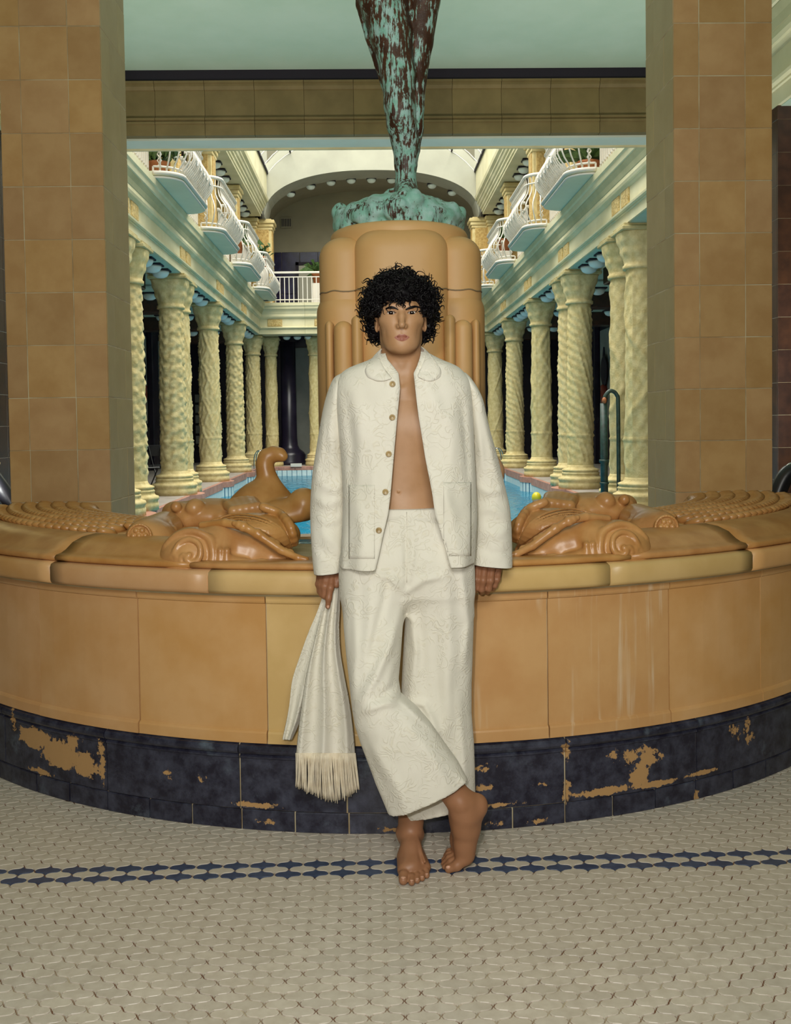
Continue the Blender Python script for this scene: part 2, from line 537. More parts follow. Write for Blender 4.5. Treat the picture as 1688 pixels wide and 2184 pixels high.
# ------------------------------------------------------------------ floor with lantern-shaped tiles
tag(obj('floor', box(-6, 6, -5, 9.4, -0.3, -0.0035), m_fgrout), kind='structure')
FLOOR = bpy.data.objects['floor']
TW, TH = 0.0848, 0.067
def lantern(w, h, n=6):
    """quarter ogee from the neck at the top to the round side lobe, mirrored; tessellates with half-pitch rows"""
    q = []
    for i in range(n):
        t = i / n
        s = math.sin(2 * PI * t) * 0.047
        q.append((w / 2 * t - s * h * 1.25, h / 2 * (1 - t) - s * w * .9))
    out = []
    out += [(x, y) for x, y in q]
    out += [(x, -y) for x, y in ([(w / 2, 0)] + q[:0:-1])]
    out += [(-x, -y) for x, y in q]
    out += [(-x, y) for x, y in ([(w / 2, 0)] + q[:0:-1])]
    return np.array(out)
o2 = lantern(TW, TH)[::-1]
def tile_mesh(name, mat):
    c = np.array(o2); k = np.array([(1 - 0.0024 / max(np.linalg.norm(p), 1e-6)) for p in c])
    inner = c * (k - 0.028)[:, None]; outer = c * k[:, None]
    n = len(c)
    V = np.r_[np.c_[outer, np.full(n, -0.004)], np.c_[outer, np.full(n, -0.0008)], np.c_[inner, np.zeros(n)]]
    F = [[2 * n + i for i in range(n)]] + [[i, (i + 1) % n, n + (i + 1) % n, n + i] for i in range(n)] + [[n + i, n + (i + 1) % n, 2 * n + (i + 1) % n, 2 * n + i] for i in range(n)]
    me = bpy.data.meshes.new(name); me.from_pydata(V.tolist(), [], F); me.materials.append(mat); me.update()
    return me, V, F
tm_white, TVv, TFf = tile_mesh('floor_tile', m_ftile)
tm_blue, _, _ = tile_mesh('blue_floor_tile', m_fblue)
rest = []; cells = []
Y_BLUE = 3.158
for j in range(-104, 70):
    y = Y_BLUE - j * TH / 2
    for i in range(-48, 46):
        x = 0.314 + (i + (0.5 if j % 2 else 0)) * TW
        if math.hypot(x - XC, y - CY) < 2.345: continue
        px, py = project([x, y, 0])
        inview = -30 < px < 1718 and py < 2230
        cells.append((y, x, j, inview))
cells.sort()
nw = 0
for y, x, j, inview in cells:
    blue = j in (0, 2)
    if y < 1.0 or y > 6.6: continue
    if blue and inview:
        share('blue_floor_tile', tm_blue, FLOOR, (x, y, random.uniform(-.0004, .0004)), (random.uniform(-.008, .008), random.uniform(-.008, .008), random.uniform(-.015, .015)))
    elif inview and nw < 300:
        nw += 1
        share('floor_tile', tm_white, FLOOR, (x, y, random.uniform(-.0005, .0005)), (random.uniform(-.01, .01), random.uniform(-.01, .01), random.uniform(-.02, .02)))
    else:
        rest.append((x, y, blue, inview))
Vr = []; Fr = []; mi = []
nv_ = 0; nt_ = len(o2)
for x, y, blue, inview in rest:
    a = random.uniform(-.02, .02); c, s = math.cos(a), math.sin(a)
    v = TVv.copy(); v[:, :2] = np.c_[TVv[:, 0] * c - TVv[:, 1] * s + x, TVv[:, 0] * s + TVv[:, 1] * c + y]
    v[:, 2] += random.uniform(-.0005, .0005)
    fs = TFf
    if not inview: v = v[nt_:2 * nt_]; fs = [list(range(nt_))]       # out of frame: the top face alone
    Vr.append(v); Fr += [[q + nv_ for q in f] for f in fs]; mi += [1 if blue else 0] * len(fs); nv_ += len(v)
tag(mesh('floor_tile_field', np.concatenate(Vr), Fr, None, FLOOR, False, [m_ftile, m_fblue], mi), kind='stuff')

# ------------------------------------------------------------------ lobby shell
ZC = 4.93
tag(obj('ceiling', box(-6, 6, -5, 10.179, ZC, ZC + 0.2), m_ceil), kind='structure')
m_lwall = M('lobby_wall', '#6a6250', '#5c5444', 3, 0.7)
tag(obj('wall_back', box(-6, 6, -5.2, -5, 0, ZC), m_lwall), kind='structure')
tag(obj('wall_left', box(-6.2, -6, -5, 9.6, 0, ZC), m_lwall), kind='structure')
tag(obj('wall_right', box(6, 6.2, -5, 9.6, 0, ZC), m_lwall), kind='structure')

# beam across the opening to the pool hall
beam = tag(empty('lintel_beam', (0, 10.2, 4.29)), 'tan stone beam spanning the opening between the two tiled pillars', 'beam', kind='structure')
def bp(name, VF, mat, smooth=False):
    o = obj(name, (np.asarray(VF[0]) - np.array([0, 10.2, 4.29]), VF[1]), mat, beam, smooth); return o
bx = np.linspace(-3.6, 3.84, 16)
for a, b in zip(bx[:-1], bx[1:]):
    prof = [(10.2, 4.29), (10.2, 4.40), (10.185, 4.405), (10.185, 4.425), (10.2, 4.43), (10.2, 4.44), (10.185, 4.445), (10.185, 4.462), (10.215, 4.47), (10.215, 4.735), (10.2, 4.74), (10.18, 4.77), (10.18, 4.795), (10.16, 4.80), (10.16, 4.82), (10.3, 4.82), (10.3, 4.29)]
    n = len(prof)
    V = [(a + .002, p[0], p[1]) for p in prof] + [(b - .002, p[0], p[1]) for p in prof]
    F = [list(range(n)), list(range(2 * n - 1, n - 1, -1))] + [[i, n + i, n + (i + 1) % n, (i + 1) % n] for i in range(n)]
    bp('beam_block', (V, F), m_tanstone)
bp('beam_core', box(-3.65, 3.9, 10.225, 10.55, 4.30, 4.92), m_tanstone)
bp('soffit', box(-3.6, 3.84, 10.305, 10.60, 4.27, 4.30), M('pale_soffit_paint', '#d6dccb', '#ced5c2', 2, .85))
bp('painted_shadow_gap', box(-3.6, 3.84, 10.18, 10.4, 4.822, 5.0), m_dark)  # dark strip, the shade of the recess above the beam put into its colour
bp('soffit_edge_strip', box(-3.6, 3.84, 10.60, 10.63, 4.25, 4.31), m_cream)

# ------------------------------------------------------------------ two tiled pillars
TZ = [0.99 + k * 0.2838 for k in range(-4, 15)]
def tiled_pillar(x0, x1, xs, side, label):
    """x0..x1 wide, joints xs on the front, side = +1 when the inner face looks to +x"""
    y0, y1 = 5.5, 6.06
    p = tag(empty('tiled_pillar', ((x0 + x1) / 2, 5.78, 0)), label, 'pillar', 'pillars of the fountain opening', 'thing')
    off = np.array([(x0 + x1) / 2, 5.78, 0])
    def add(name, VF, mat):
        return obj(name, (np.asarray(VF[0]) - off, VF[1]), mat, p)
    add('core', box(x0 + .002, x1 - .002, y0 + .002, y1 - .002, 0, ZC), m_grout)
    e = [x0] + xs + [x1]
    for za, zb in zip(TZ[:-1], TZ[1:]):
        if zb < 0.0 or za > ZC: continue
        za = max(za, 0); zb = min(zb, ZC)
        for a, b in zip(e[:-1], e[1:]):
            d = random.uniform(-.0012, .0012); j = [random.uniform(.0014, .0032) for _ in range(4)]
            add('wall_tile', cbox(a + (j[0] if a > x0 else 0), b - (j[1] if b < x1 else 0), y0 + d, y0 + .02, za + j[2], zb - j[3], .0014), m_pillar)
        ys = [y0 + 0.021, y0 + 0.40, y1] if (int(za * 10) % 2) else [y0 + 0.021, y0 + .19, y1]
        for a, b in zip(ys[:-1], ys[1:]):
            d = random.uniform(-.001, .001)
            if side > 0: add('wall_tile', cbox(x1 - .02, x1 + d, a + .001, b - .002, za + .002, zb - .002, .002), m_jamb)
            else: add('wall_tile', cbox(x0 - d, x0 + .02, a + .001, b - .002, za + .002, zb - .002, .002), m_jamb)
        add('wall_tile', cbox(x0 if side > 0 else x1 - .02, x0 + .02 if side > 0 else x1, y0 + .021, y1 - .001, za + .002, zb - .002, .002), m_pillar)
    return p
tiled_pillar(-1.962, -1.424, [-1.853, -1.598], 1, 'tan tiled square pillar rising from the basin rim on the left')
tiled_pillar(1.676, 2.214, [1.813, 2.067], -1, 'tan tiled square pillar rising from the basin rim on the right')

# ------------------------------------------------------------------ round fountain basin
def ang(x, y, R):
    d = RW @ np.array([(x - PX) / FPX, (y - PY) / FPX, 1.0])
    o = np.array([-XC, -CY]); dd = d[:2]
    A = dd.dot(dd); B = 2 * o.dot(dd); C = o.dot(o) - R * R
    t = (-B - math.sqrt(B * B - 4 * A * C)) / (2 * A)
    p = np.array([0, 0]) + dd * t
    return math.atan2(p[0] - XC, CY - p[1])
basin = tag(empty('fountain_basin', (XC, CY, 0)), 'wide round fountain basin clad in orange tan slabs above a flaking blue-black base', 'fountain')
def arc(prof, a0, a1, n=None):
    """closed (r, z) profile swept round the basin axis, local to the basin; angle 0 looks at the camera"""
    n = n or max(2, int(abs(a1 - a0) / 0.03))
    th = np.linspace(a0, a1, n + 1)
    prof = np.asarray(prof, float)
    P = np.stack([np.sin(th)[:, None] * prof[:, 0], -np.cos(th)[:, None] * prof[:, 0], np.ones_like(th)[:, None] * prof[:, 1]], -1)
    V, F = grid(P, True, True)
    return V, [f[::-1] for f in F]
AMAX = 1.40
def ring(name, prof, joints, mats, gap=0.0016, smooth=False, jit=0.0012):
    js = [-AMAX] + sorted(joints) + [AMAX]
    out = []
    for k, (a, b) in enumerate(zip(js[:-1], js[1:])):
        d = random.uniform(-jit, jit)
        pr = [(r + d if r > 2.2 else r, z) for r, z in prof]
        m = mats(k, (a + b) / 2) if callable(mats) else mats
        out.append(obj(name, arc(pr, a + gap / 2, b - gap / 2), m, basin, smooth))
    return out
obj('core', arc([(1.62, 0), (2.3665, 0), (2.3665, .30), (2.3555, .33), (2.3555, .80), (2.41, .84), (2.412, .895), (2.33, .905), (1.62, .9)], -AMAX, AMAX, 60), m_grout, basin)
# small dark base tiles, flaking plinth panels with a roll moulding, big wall slabs, coping blocks
jt = [ang(x, y, 2.373) for x, y in ((0, 1640), (79, 1670), (149, 1690), (230, 1705), (320, 1725), (410, 1740), (516, 1750), (630, 1755), (745, 1757), (862, 1757), (980, 1755), (1094, 1750), (1206, 1735), (1308, 1720), (1398, 1702), (1484, 1682), (1564, 1664), (1634, 1645))]
ring('plinth_tile', [(2.33, .002), (2.3735, .002), (2.3735, .067), (2.371, .0705), (2.33, .0705)], jt + [-1.1, -1.02, -.94, -.86, 1.05, .97, .89, 1.13], m_plinth, .0022)
jp = [ang(x, y, 2.373) for x, y in ((10, 1560), (228, 1620), (512, 1650), (740, 1660), (975, 1660), (1206, 1640), (1487, 1590))]
ring('plinth_panel', [(2.33, .0735), (2.3725, .0735), (2.371, .248), (2.378, .252), (2.378, .258), (2.372, .263), (2.380, .268), (2.386, .277), (2.386, .287), (2.380, .296), (2.366, .301), (2.33, .302)], jp + [-.95, 1.0], m_plinth, .0022)
jw = [ang(x, y, 2.37) for x, y in ((83, 1400), (294, 1400), (568, 1400), (870, 1400), (1170, 1400), (1430, 1400), (1626, 1400))]
def wm(k, a):
    if jw[2] < a < jw[3]: return m_pale
    if jw[3] < a < jw[5]: return m_drip
    return m_panel
ring('wall_panel', [(2.31, .3035), (2.374, .3035), (2.374, .338), (2.371, .344), (2.364, .349), (2.362, .784), (2.368, .788), (2.370, .794), (2.370, .8215), (2.31, .8215)], jw + [-1.0, 1.08], wm, .002)
jc = [ang(x, y, 2.42) for x, y in ((107, 1220), (443, 1245), (800, 1245), (1303, 1220), (1606, 1190))]
def cm(k, a): return m_pale if jc[1] < a < jc[3] + .2 else m_panel
ring('coping_block', [(2.31, .8235), (2.405, .8235), (2.417, .828), (2.422, .838), (2.423, .885), (2.417, .898), (2.400, .904), (2.33, .905), (2.31, .904)], jc + [-1.0, 1.05], cm, .0022, True)
# the rolled rim behind the coping, in long glazed blocks
RIM = [(1.62, .90), (2.392, .9055), (2.405, .912), (2.407, .922), (2.398, .930), (2.375, .934), (2.352, .945), (2.32, .968), (2.27, .984), (2.21, .990), (2.16, .985), (2.13, .972), (2.08, .968), (1.85, .985), (1.72, .99), (1.64, .975), (1.60, .93), (1.60, .70), (1.62, .70)]
LOWRIM = [(1.62, .70), (1.9, .88), (2.2, .905), (2.392, .9055), (2.405, .912), (2.407, .922), (2.395, .929), (2.37, .931), (2.30, .926), (2.15, .920), (1.9, .885), (1.60, .74), (1.60, .70)]
jr = [-AMAX, -1.0, ang(150, 1160, 2.33), ang(425, 1160, 2.33), ang(840, 1170, 2.33), ang(1322, 1150, 2.33), ang(1560, 1120, 2.33), 1.05, AMAX]
for k, (a, b) in enumerate(zip(jr[:-1], jr[1:])):
    obj('rim_block', arc(LOWRIM if k in (3, 4) else RIM, a + .0008, b - .0008), m_glaze, basin, True)
obj('basin_floor', arc([(0.0, .55), (1.60, .55), (1.60, .598), (0.0, .598)], -1.30, 1.30, 40), m_glaze, basin)
obj('back_wall', box(-1.535, 1.535, -.02, .12, 0, .755), m_panel, basin)

# scale relief along the flat of the rim, at both ends
def leaf(cx, cz, a, r, s):
    v, f = ellip((0, 0, 0), (.055 * s, .042 * s, .024 * s), 8, 5)
    return v, f
for sgn, nm in ((-1, 'left'), (1, 'right')):
    parts = []
    for row, r in enumerate((2.09, 2.02, 1.95, 1.88, 1.81, 1.74, 1.67)):
        for k in range(30):
            a = sgn * (0.60 + (k + (.5 if row % 2 else 0)) * .028)
            if abs(a) > 1.38: continue
            v, f = ellip((0, 0, 0), (.034, .050, .020), 8, 5)
            v[:, 2] += v[:, 1] * -.22
            v, f = move((v, f), (r * math.sin(a), -r * math.cos(a), .976 + .012 * math.sin((r - 1.67) * 7)), rz=a)
            parts.append((v, f))
    tag(obj('scale_relief', merge(*parts), m_glaze, basin, True), kind='stuff')

# water held in the basin
def water_material(name, tint, deep, scale, gloss=0.04):
    nt = NT(name)
    t = nt.t
    out = t.nodes['Material Output']
    v = nt.coords(objrand=False, scale=(1, 0.45, 1))
    b = nt.n('ShaderNodeBump'); b.inputs['Strength'].default_value = 0.5; b.inputs['Distance'].default_value = 0.05
    nt.l(nt.noise(v, scale, 3, .55), b.inputs['Height'])
    tr = nt.n('ShaderNodeBsdfTransparent'); tr.inputs[0].default_value = lin(tint)
    df = nt.n('ShaderNodeBsdfDiffuse'); df.inputs[0].default_value = lin(deep)
    gl = nt.n('ShaderNodeBsdfGlossy'); gl.inputs['Roughness'].default_value = gloss
    nt.l(b.outputs[0], gl.inputs['Normal'])
    fr = nt.n('ShaderNodeFresnel'); fr.inputs[0].default_value = 1.25; nt.l(b.outputs[0], fr.inputs['Normal'])
    m1 = nt.n('ShaderNodeMixShader'); m1.inputs[0].default_value = 0.55; nt.l(tr.outputs[0], m1.inputs[1]); nt.l(df.outputs[0], m1.inputs[2])
    m2 = nt.n('ShaderNodeMixShader'); nt.l(nt.math('MULTIPLY', fr.outputs[0], 0.8), m2.inputs[0]); nt.l(m1.outputs[0], m2.inputs[1]); nt.l(gl.outputs[0], m2.inputs[2])
    nt.l(m2.outputs[0], out.inputs['Surface'])
    return nt.m
m_water = water_material('pool_water', '#8fd6e6', '#2f9cc4', 5.0)
th = np.linspace(-PI / 2, PI / 2, 40)
bw = np.c_[np.clip(1.598 * np.sin(th), -1.53, 1.53), -1.598 * np.cos(th), np.full(40, .74)]
tag(mesh('basin_water', bw + np.array([XC, CY, 0]), [list(range(40))], m_water), 'still turquoise water lying inside the round fountain basin', 'water', kind='stuff')

# ------------------------------------------------------------------ carved scrolls on the rim, mirrored left and right of the bather
def cw(x, y, Y):
    return W(x, y, Y)
def mir(P, s):
    P = np.array(P, float)
    if s > 0: P = P.copy(); P[..., 0] = 2 * XC - P[..., 0]
    return P
def surf(c, r, x, y):
    """point of the front of an ellipsoid seen at pixel x, y"""
    p = W(x, y, c[1])
    q = 1 - ((p[0] - c[0]) / r[0]) ** 2 - ((p[2] - c[2]) / r[2]) ** 2
    Y = c[1] - r[1] * math.sqrt(max(q, 0.02))
    return W(x, y, Y)
def carved(s, labelside):
    parts = []
    def fin(S, name, h=0.0038):
        V, F = S.build(h, smooth=1)
        if s > 0:
            V = V.copy(); V[:, 0] = 2 * XC - V[:, 0]; F = F[:, ::-1]
        o = mesh(name, V - np.array([XC, CY, 0]), F, m_glaze, basin, True)
        return o
    # front volute with its two curls
    c = cw(412, 1192, 3.60); r = np.array([.118, .125, .115])
    S = Sculpt().ell(c, r, .01)
    S.ell(cw(462, 1180, 3.62), (.07, .11, .10), .02)
    for line, rad in (
        ([(342, 1208), (352, 1200), (362, 1190), (372, 1184), (379, 1190), (372, 1196), (367, 1190)], .0075),
        ([(372, 1178), (384, 1158), (405, 1150), (424, 1160), (428, 1182), (420, 1197), (406, 1200), (398, 1192), (404, 1184)], .0085),
        ([(398, 1211), (388, 1200), (386, 1190), (392, 1184), (399, 1188)], .006),
        ([(352, 1168), (378, 1142), (412, 1134), (445, 1148), (455, 1180), (450, 1205)], .012)):
        pts = spline(line, len(line) * 4)
        w3 = [surf(c, r, x, y) for x, y in pts]
        S.chain(w3, rad, .006)
    for k, x in enumerate((470, 484)):
        S.chain([surf(c, r * 1.02, min(x, 474), 1140 + 8 * k) + np.array([(x - 474) * .0017, -.006, 0]), W(x, 1175, 3.50), W(x - 2, 1208, 3.495)], .010, .006)
    # smooth wing falling away to the middle
    S.chain([W(474, 1168, 3.60), W(540, 1178, 3.60), W(600, 1197, 3.58), W(652, 1206, 3.53)], [.080, .058, .026, .012], .03)
    S.chain([W(474, 1200, 3.52), W(560, 1208, 3.50), W(650, 1209, 3.49)], [.024, .02, .010], .03)
    fin(S, 'volute_carving')
    # rope ridge, feathers and beads behind
    S = Sculpt()
    S.chain([W(430, 1120, 3.62), W(480, 1115, 3.58), W(520, 1122, 3.55), W(560, 1146, 3.53), W(600, 1174, 3.52), W(636, 1190, 3.50), W(654, 1193, 3.50)], [.012, .015, .015, .015, .014, .012, .010], .006)
    S.ell(W(545, 1142, 3.80), (.17, .16, .085), .03)
    fc, fr = W(545, 1142, 3.80), np.array([.17, .16, .085])
    for k in range(7):
        pts = spline([(452 + 5 * k, 1110 + 2 * k), (500 + 8 * k, 1097 + 5 * k), (556 + 6 * k, 1103 + 8 * k), (596 + 4 * k, 1124 + 8 * k), (616 + 2 * k, 1150 + 6 * k)], 14)
        S.chain([surf(fc, fr * 1.045, x, y) for x, y in pts], np.linspace(.0042, .0066, 14) * np.r_[np.ones(10), np.linspace(1, .6, 4)], .002)
    S.chain([surf(fc, fr * 1.05, x, y) + np.array([0, .012, .004]) for x, y in spline([(560, 1084), (596, 1098), (618, 1124), (628, 1160)], 12)], .016, .006)
    for k in range(13):
        t = k / 12
        S.ell(W(500 + 118 * t, 1116 + 66 * t ** 1.25, 3.545 - .01 * math.sin(t * 3)), .010 + .009 * math.sin(t * 11) ** 2, .003)
    fin(S, 'feather_carving')
    # rolled scroll whose end carries a rosette
    S = Sculpt()
    S.cap(W(308, 1146, 3.86), W(352, 1128, 4.10), .070, .072, .01)
    S.ell(W(330, 1150, 3.90), (.085, .10, .075), .02)
    for k in range(3):
        S.chain([W(352 + 12 * k, 1172, 3.86 + .03 * k), W(346 + 12 * k, 1130, 3.86 + .04 * k), W(330 + 12 * k, 1112, 3.95 + .05 * k)], .014, .01)
    f = W(297, 1143, 3.79)
    S.ell(f, (.048, .03, .048), .006)
    fin(S, 'rolled_scroll')
    S = Sculpt()
    f = W(297, 1143, 3.765)
    S.ell(f, (.012, .012, .012), .003)
    for k in range(6):
        a = k * PI / 3
        S.ell(f + np.array([.022 * math.cos(a), .003, .022 * math.sin(a)]), .0115, .003)
    S.chain([f + np.array([.042 * math.cos(a), .006, .042 * math.sin(a)]) for a in np.linspace(0, 2 * PI, 25)], .005, .003)
    fin(S, 'rosette', .003)
    # knotted scale mass with ringed end behind
    S = Sculpt()
    rs = np.random.RandomState(5)
    S.ell(W(450, 1098, 4.25), (.20, .14, .07), .03)
    for k in range(26):
        S.ell(W(372 + rs.rand() * 140, 1078 + rs.rand() * 34, 4.13 + rs.rand() * .12), .018 + .022 * rs.rand(), .008)
    for k in range(5):
        x = 492 + 13 * k
        S.chain([W(x + 8, 1112, 4.02), W(x + 6, 1090 - 2 * k, 4.02), W(x - 4, 1074 - 2 * k + (k - 2) ** 2, 4.12), W(x - 16, 1072, 4.25)], [.016, .021, .021, .016], .008)
    S.ell(W(372, 1090, 4.25), (.05, .05, .04), .02)
    fin(S, 'knotted_scale_carving', .0055)
carved(-1, 'left'); carved(1, 'right')

# bird-necked spout rising out of the basin, with its rounded back
S = Sculpt()
YS = 4.45
S.ell(W(560, 1078, YS), (.155, .12, .075), .03)
S.ell(W(612, 1088, YS - .12), (.13, .10, .05), .04)
S.ell(W(648, 1075, YS - .15), (.07, .08, .07), .03)
S.chain([W(585, 1062, YS), W(573, 1030, YS), W(567, 1005, YS), W(564, 988, YS), W(570, 974, YS)], [.066, .046, .037, .033, .035], .02)
S.chain([W(570, 974, YS), W(584, 968, YS), W(597, 970, YS - .01), W(604, 974, YS - .02)], [.035, .033, .029, .022], .014)
S.cap(W(560, 1085, YS), W(560, 1180, YS), .13, .15, .03)
S.chain([W(520, 1100, YS - .14), W(580, 1108, YS - .2), W(640, 1098, YS - .2)], [.03, .035, .03], .02)
V, F = S.build(.007)
spout = mesh('bird_spout', V - W(560, 1150, YS), F, m_glaze, None, True); spout.location = W(560, 1150, YS)
tag(spout, 'tan glazed bird-necked spout bending its head over the pool water', 'sculpture')
# ------------------------------------------------------------------ pedestal of rounded flutes
m_ped = M('matt_terracotta', '#e0b47a', '#d8aa6e', 3, 0.5, 0.10, 300, .0015)
PXC, PYC = 0.15, 4.95
ped = tag(empty('statue_pedestal', (PXC, PYC, .6)), 'tall stepped tan pedestal of rounded flutes standing in the basin behind the man', 'pedestal')
def flute(cx, cy, a, b, z0, z1, rc, n=2.6, nu=36):
    th = np.linspace(0, 2 * PI, nu, endpoint=False)
    zs = [z0, z1 - rc] + [z1 - rc + rc * math.sin(t) for t in np.linspace(.12, PI / 2, 9)]
    rings = []
    for z in zs:
        if z <= z1 - rc: k = 0.0
        else: k = 1 - math.sqrt(max(0, 1 - ((z - z1 + rc) / rc) ** 2))
        aa, bb = a - rc * k, b - min(rc, b * .8) * k * .8
        aa = max(aa, .004); bb = max(bb, .004)
        c, s = np.cos(th), np.sin(th)
        rings.append(np.c_[cx + aa * np.sign(c) * np.abs(c) ** (2 / n), cy + bb * np.sign(s) * np.abs(s) ** (2 / n), np.full(nu, z)])
    return grid(np.array(rings), True, True)
def pf(name, *a, **k):
    v, f = flute(*a, **k)
    return obj(name, (v - np.array([PXC, PYC, .6]), f), m_ped, ped, True)
pf('core', PXC, PYC, .335, .335, .6, 2.325, .035, n=2.0, nu=48)
for sy in (-1, 1):
    pf('front_panel' if sy < 0 else 'rear_panel', PXC, PYC + sy * .205, .222, .17, .6, 2.288, .10, n=3.4)
    for sx in (-1, 1):
        pf('upper_flute', PXC + sx * .258, PYC + sy * .10, .128, .2, .6, 2.262, .085)
        pf('middle_flute', PXC + sx * .258, PYC + sy * .06, .145, .25, .6, 2.027, .11)
        pf('lower_flute', PXC + sx * .206, PYC + sy * .455, .0255, .05, .6, 1.872, .022, n=2.2)
        pf('lower_flute', PXC + sx * .268, PYC + sy * .40, .044, .06, .6, 1.855, .04, n=2.4)
        pf('lower_flute', PXC + sx * .333, PYC + sy * .33, .0215, .06, .6, 1.862, .02, n=2.2)
    pf('lower_panel', PXC, PYC + sy * .40, .19, .075, .6, 1.878, .05, n=3.5)
for z in (2.006,):
    for sx, a, y, b in ((0, .223, -.205, .171), (-1, .129, -.10, .201), (1, .129, -.10, .201)):
        th = np.linspace(PI + .35, 2 * PI - .35, 30)
        n = 3.4 if sx == 0 else 2.6
        c, s = np.cos(th), np.sin(th)
        pts = np.c_[sx * .258 + a * np.sign(c) * np.abs(c) ** (2 / n), y + b * np.sign(s) * np.abs(s) ** (2 / n), np.full(30, z - .6) + .003 * np.sin(th * 9)]
        obj('mortar_joint', tube(pts, .0035, 5), M('mortar', '#8d7a5c') if 'mortar' not in bpy.data.materials else bpy.data.materials['mortar'], ped, True)

# ------------------------------------------------------------------ bronze statue (legs and hips in view)
def bronze(name='weathered_bronze', lo_=.512):
    nt = NT(name)
    v = nt.coords(objrand=False, scale=(1, 1, .16))
    v2 = nt.coords(objrand=False)
    a = nt.noise(v, 70, 7, .72); b = nt.noise(v2, 11, 5, .6)
    f = nt.math('ADD', nt.math('MULTIPLY', a, .65), nt.math('MULTIPLY', b, .45))
    # running water keeps the rust to the upper thighs
    z = nt.n('ShaderNodeSeparateXYZ'); nt.l(v2, z.inputs[0])
    f = nt.math('ADD', f, nt.math('MULTIPLY', z.outputs[2], -0.055))
    k = nt.ramp(f, lo_, lo_ + .04)
    c = nt.mix(nt.ramp(b, .4, .6), lin('#3e2416'), lin('#5a3820'))
    g = nt.mix(nt.ramp(nt.noise(v2, 20, 3), .4, .6), lin('#8cc4b4'), lin('#a9cfca'))
    nt.color(nt.mix(k, c, g))
    nt.set(.48, .5)
    nt.bump(nt.math('ADD', a, nt.noise(v2, 60, 2)), .5, .004)
    return nt.m
m_bronze = bronze()
YB = 4.85
u = YB / FPX
S = Sculpt()
S.chain([W(828, -160, YB), W(818, 0, YB), W(836, 80, YB - .02), W(849, 160, YB - .04), W(853, 225, YB - .06), W(857, 265, YB - .05), W(864, 300, YB - .02), W(866, 350, YB), W(866, 398, YB)], np.array([58, 50, 43, 35, 32, 30, 28, 23, 21]) * u, .02)
S.chain([W(900, -160, YB + .03), W(903, 0, YB + .03), W(894, 90, YB + .03), W(886, 170, YB + .03), W(886, 230, YB + .03), W(887, 275, YB + .04), W(883, 320, YB + .05), W(876, 375, YB + .06), W(872, 412, YB + .06)], np.array([44, 36, 30, 24, 19, 17, 13, 11, 11]) * u, .012)
S.ell(W(853, 238, YB - .105), (.052, .03, .06), .02)
S.chain([W(770, -40, YB + .04), W(772, 10, YB + .04), W(790, 80, YB + .05), W(808, 140, YB + .06), W(822, 195, YB + .06)], np.array([14, 13, 11, 9, 6]) * u, .008)
S.ell(W(862, -190, YB + .02), (.19, .13, .15), .05)
S.chain([W(862, -260, YB + .02), W(862, -420, YB + .02)], [.14, .15], .06)
S.chain([W(866, 398, YB), W(862, 420, YB - .13)], [.05, .035], .02)
S.chain([W(876, 404, YB + .05), W(832, 414, YB + .03), W(822, 418, YB + .0)], [.032, .022, .016], .015)
S.chain([W(880, 408, YB), W(890, 420, YB - .08)], [.03, .02], .015)
V, F = S.build(.008)
sb = W(860, 470, YB)
statue = mesh('bronze_statue', V - sb, F, m_bronze, None, True); statue.location = sb
tag(statue, 'green weathered bronze nude standing on the pedestal, only its legs in frame', 'statue')
S = Sculpt()
rs = np.random.RandomState(3)
S.ell(np.array([PXC, PYC, 2.375]), (.325, .30, .085), .03)
for a in np.linspace(0, 2 * PI, 12, endpoint=False): S.cap(np.array([PXC + .25 * math.cos(a), PYC + .25 * math.sin(a), 2.32]), np.array([PXC + .245 * math.cos(a), PYC + .245 * math.sin(a), 2.385]), .062, .055, .03)
S.ell(np.array([PXC, PYC - .04, 2.445]), (.20, .22, .045), .04)
for k in range(46):
    a = rs.rand() * 2 * PI
    S.ell(np.array([PXC + .285 * math.cos(a), PYC + .285 * math.sin(a), 2.33 + .10 * rs.rand()]), .02 + .03 * rs.rand(), .014)
V, F = S.build(.008)
V = V + (noise3(V, 22) * .010)[:, None] * np.sign(V - np.array([PXC, PYC, 2.40])) * .7
m_rock = bronze('patinated_rock_base', .482)
obj('rock_base', (V - sb, F), m_rock, statue, True)
# ================================================================== POOL HALL
m_colA = M('carved_column_stone', '#e0cd98', '#c9b37a', 11, 0.7, 0.4, 42, 0.015, rnd=0.04, detail=6)
m_colD = M('column_stone_dark', '#c9bb88', '#ad9c6a', 5, 0.7, 0.35, 45, 0.012)
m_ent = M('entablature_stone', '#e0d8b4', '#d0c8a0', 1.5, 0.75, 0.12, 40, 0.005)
m_entg = M('entablature_band', '#b9b58e', '#a9a680', 2, 0.8)
m_relief = M('frieze_relief', '#d6bd82', '#b99a5c', 16, 0.75, 0.9, 22, 0.03)
m_white = M('white_plaster', '#a5a393', '#9b998a', 1.2, 0.85)
m_iron = M('white_painted_iron', '#d3cdc2', None, rough=0.5)
m_slab = M('balcony_underside_green', '#d8d8bf', '#cfd0b6', 1.5, 0.8)
m_soff = M('pale_green_soffit', '#b9cdb8', '#aec2ac', 2, 0.85)
m_bowl = M('white_glass_bowl', '#dfe8e2', None, rough=0.25)
m_pink = M('pink_brick_coping', '#b98a78', '#a87464', 10, 0.6, 0.1, 90, .003, rnd=.06)
m_band = M('white_waterline_tile', '#cfdcdc', '#b9d2d6', 9, 0.4)
m_bluegap = M('blue_tile_joint', '#3d6f8c', None, rough=.5)
m_pool = M('pool_blue_floor', '#86c2cc', '#76b6c4', 2, 0.6)
m_deck = M('pool_deck_tile', '#b2a8a0', '#9a908a', 6, 0.55)
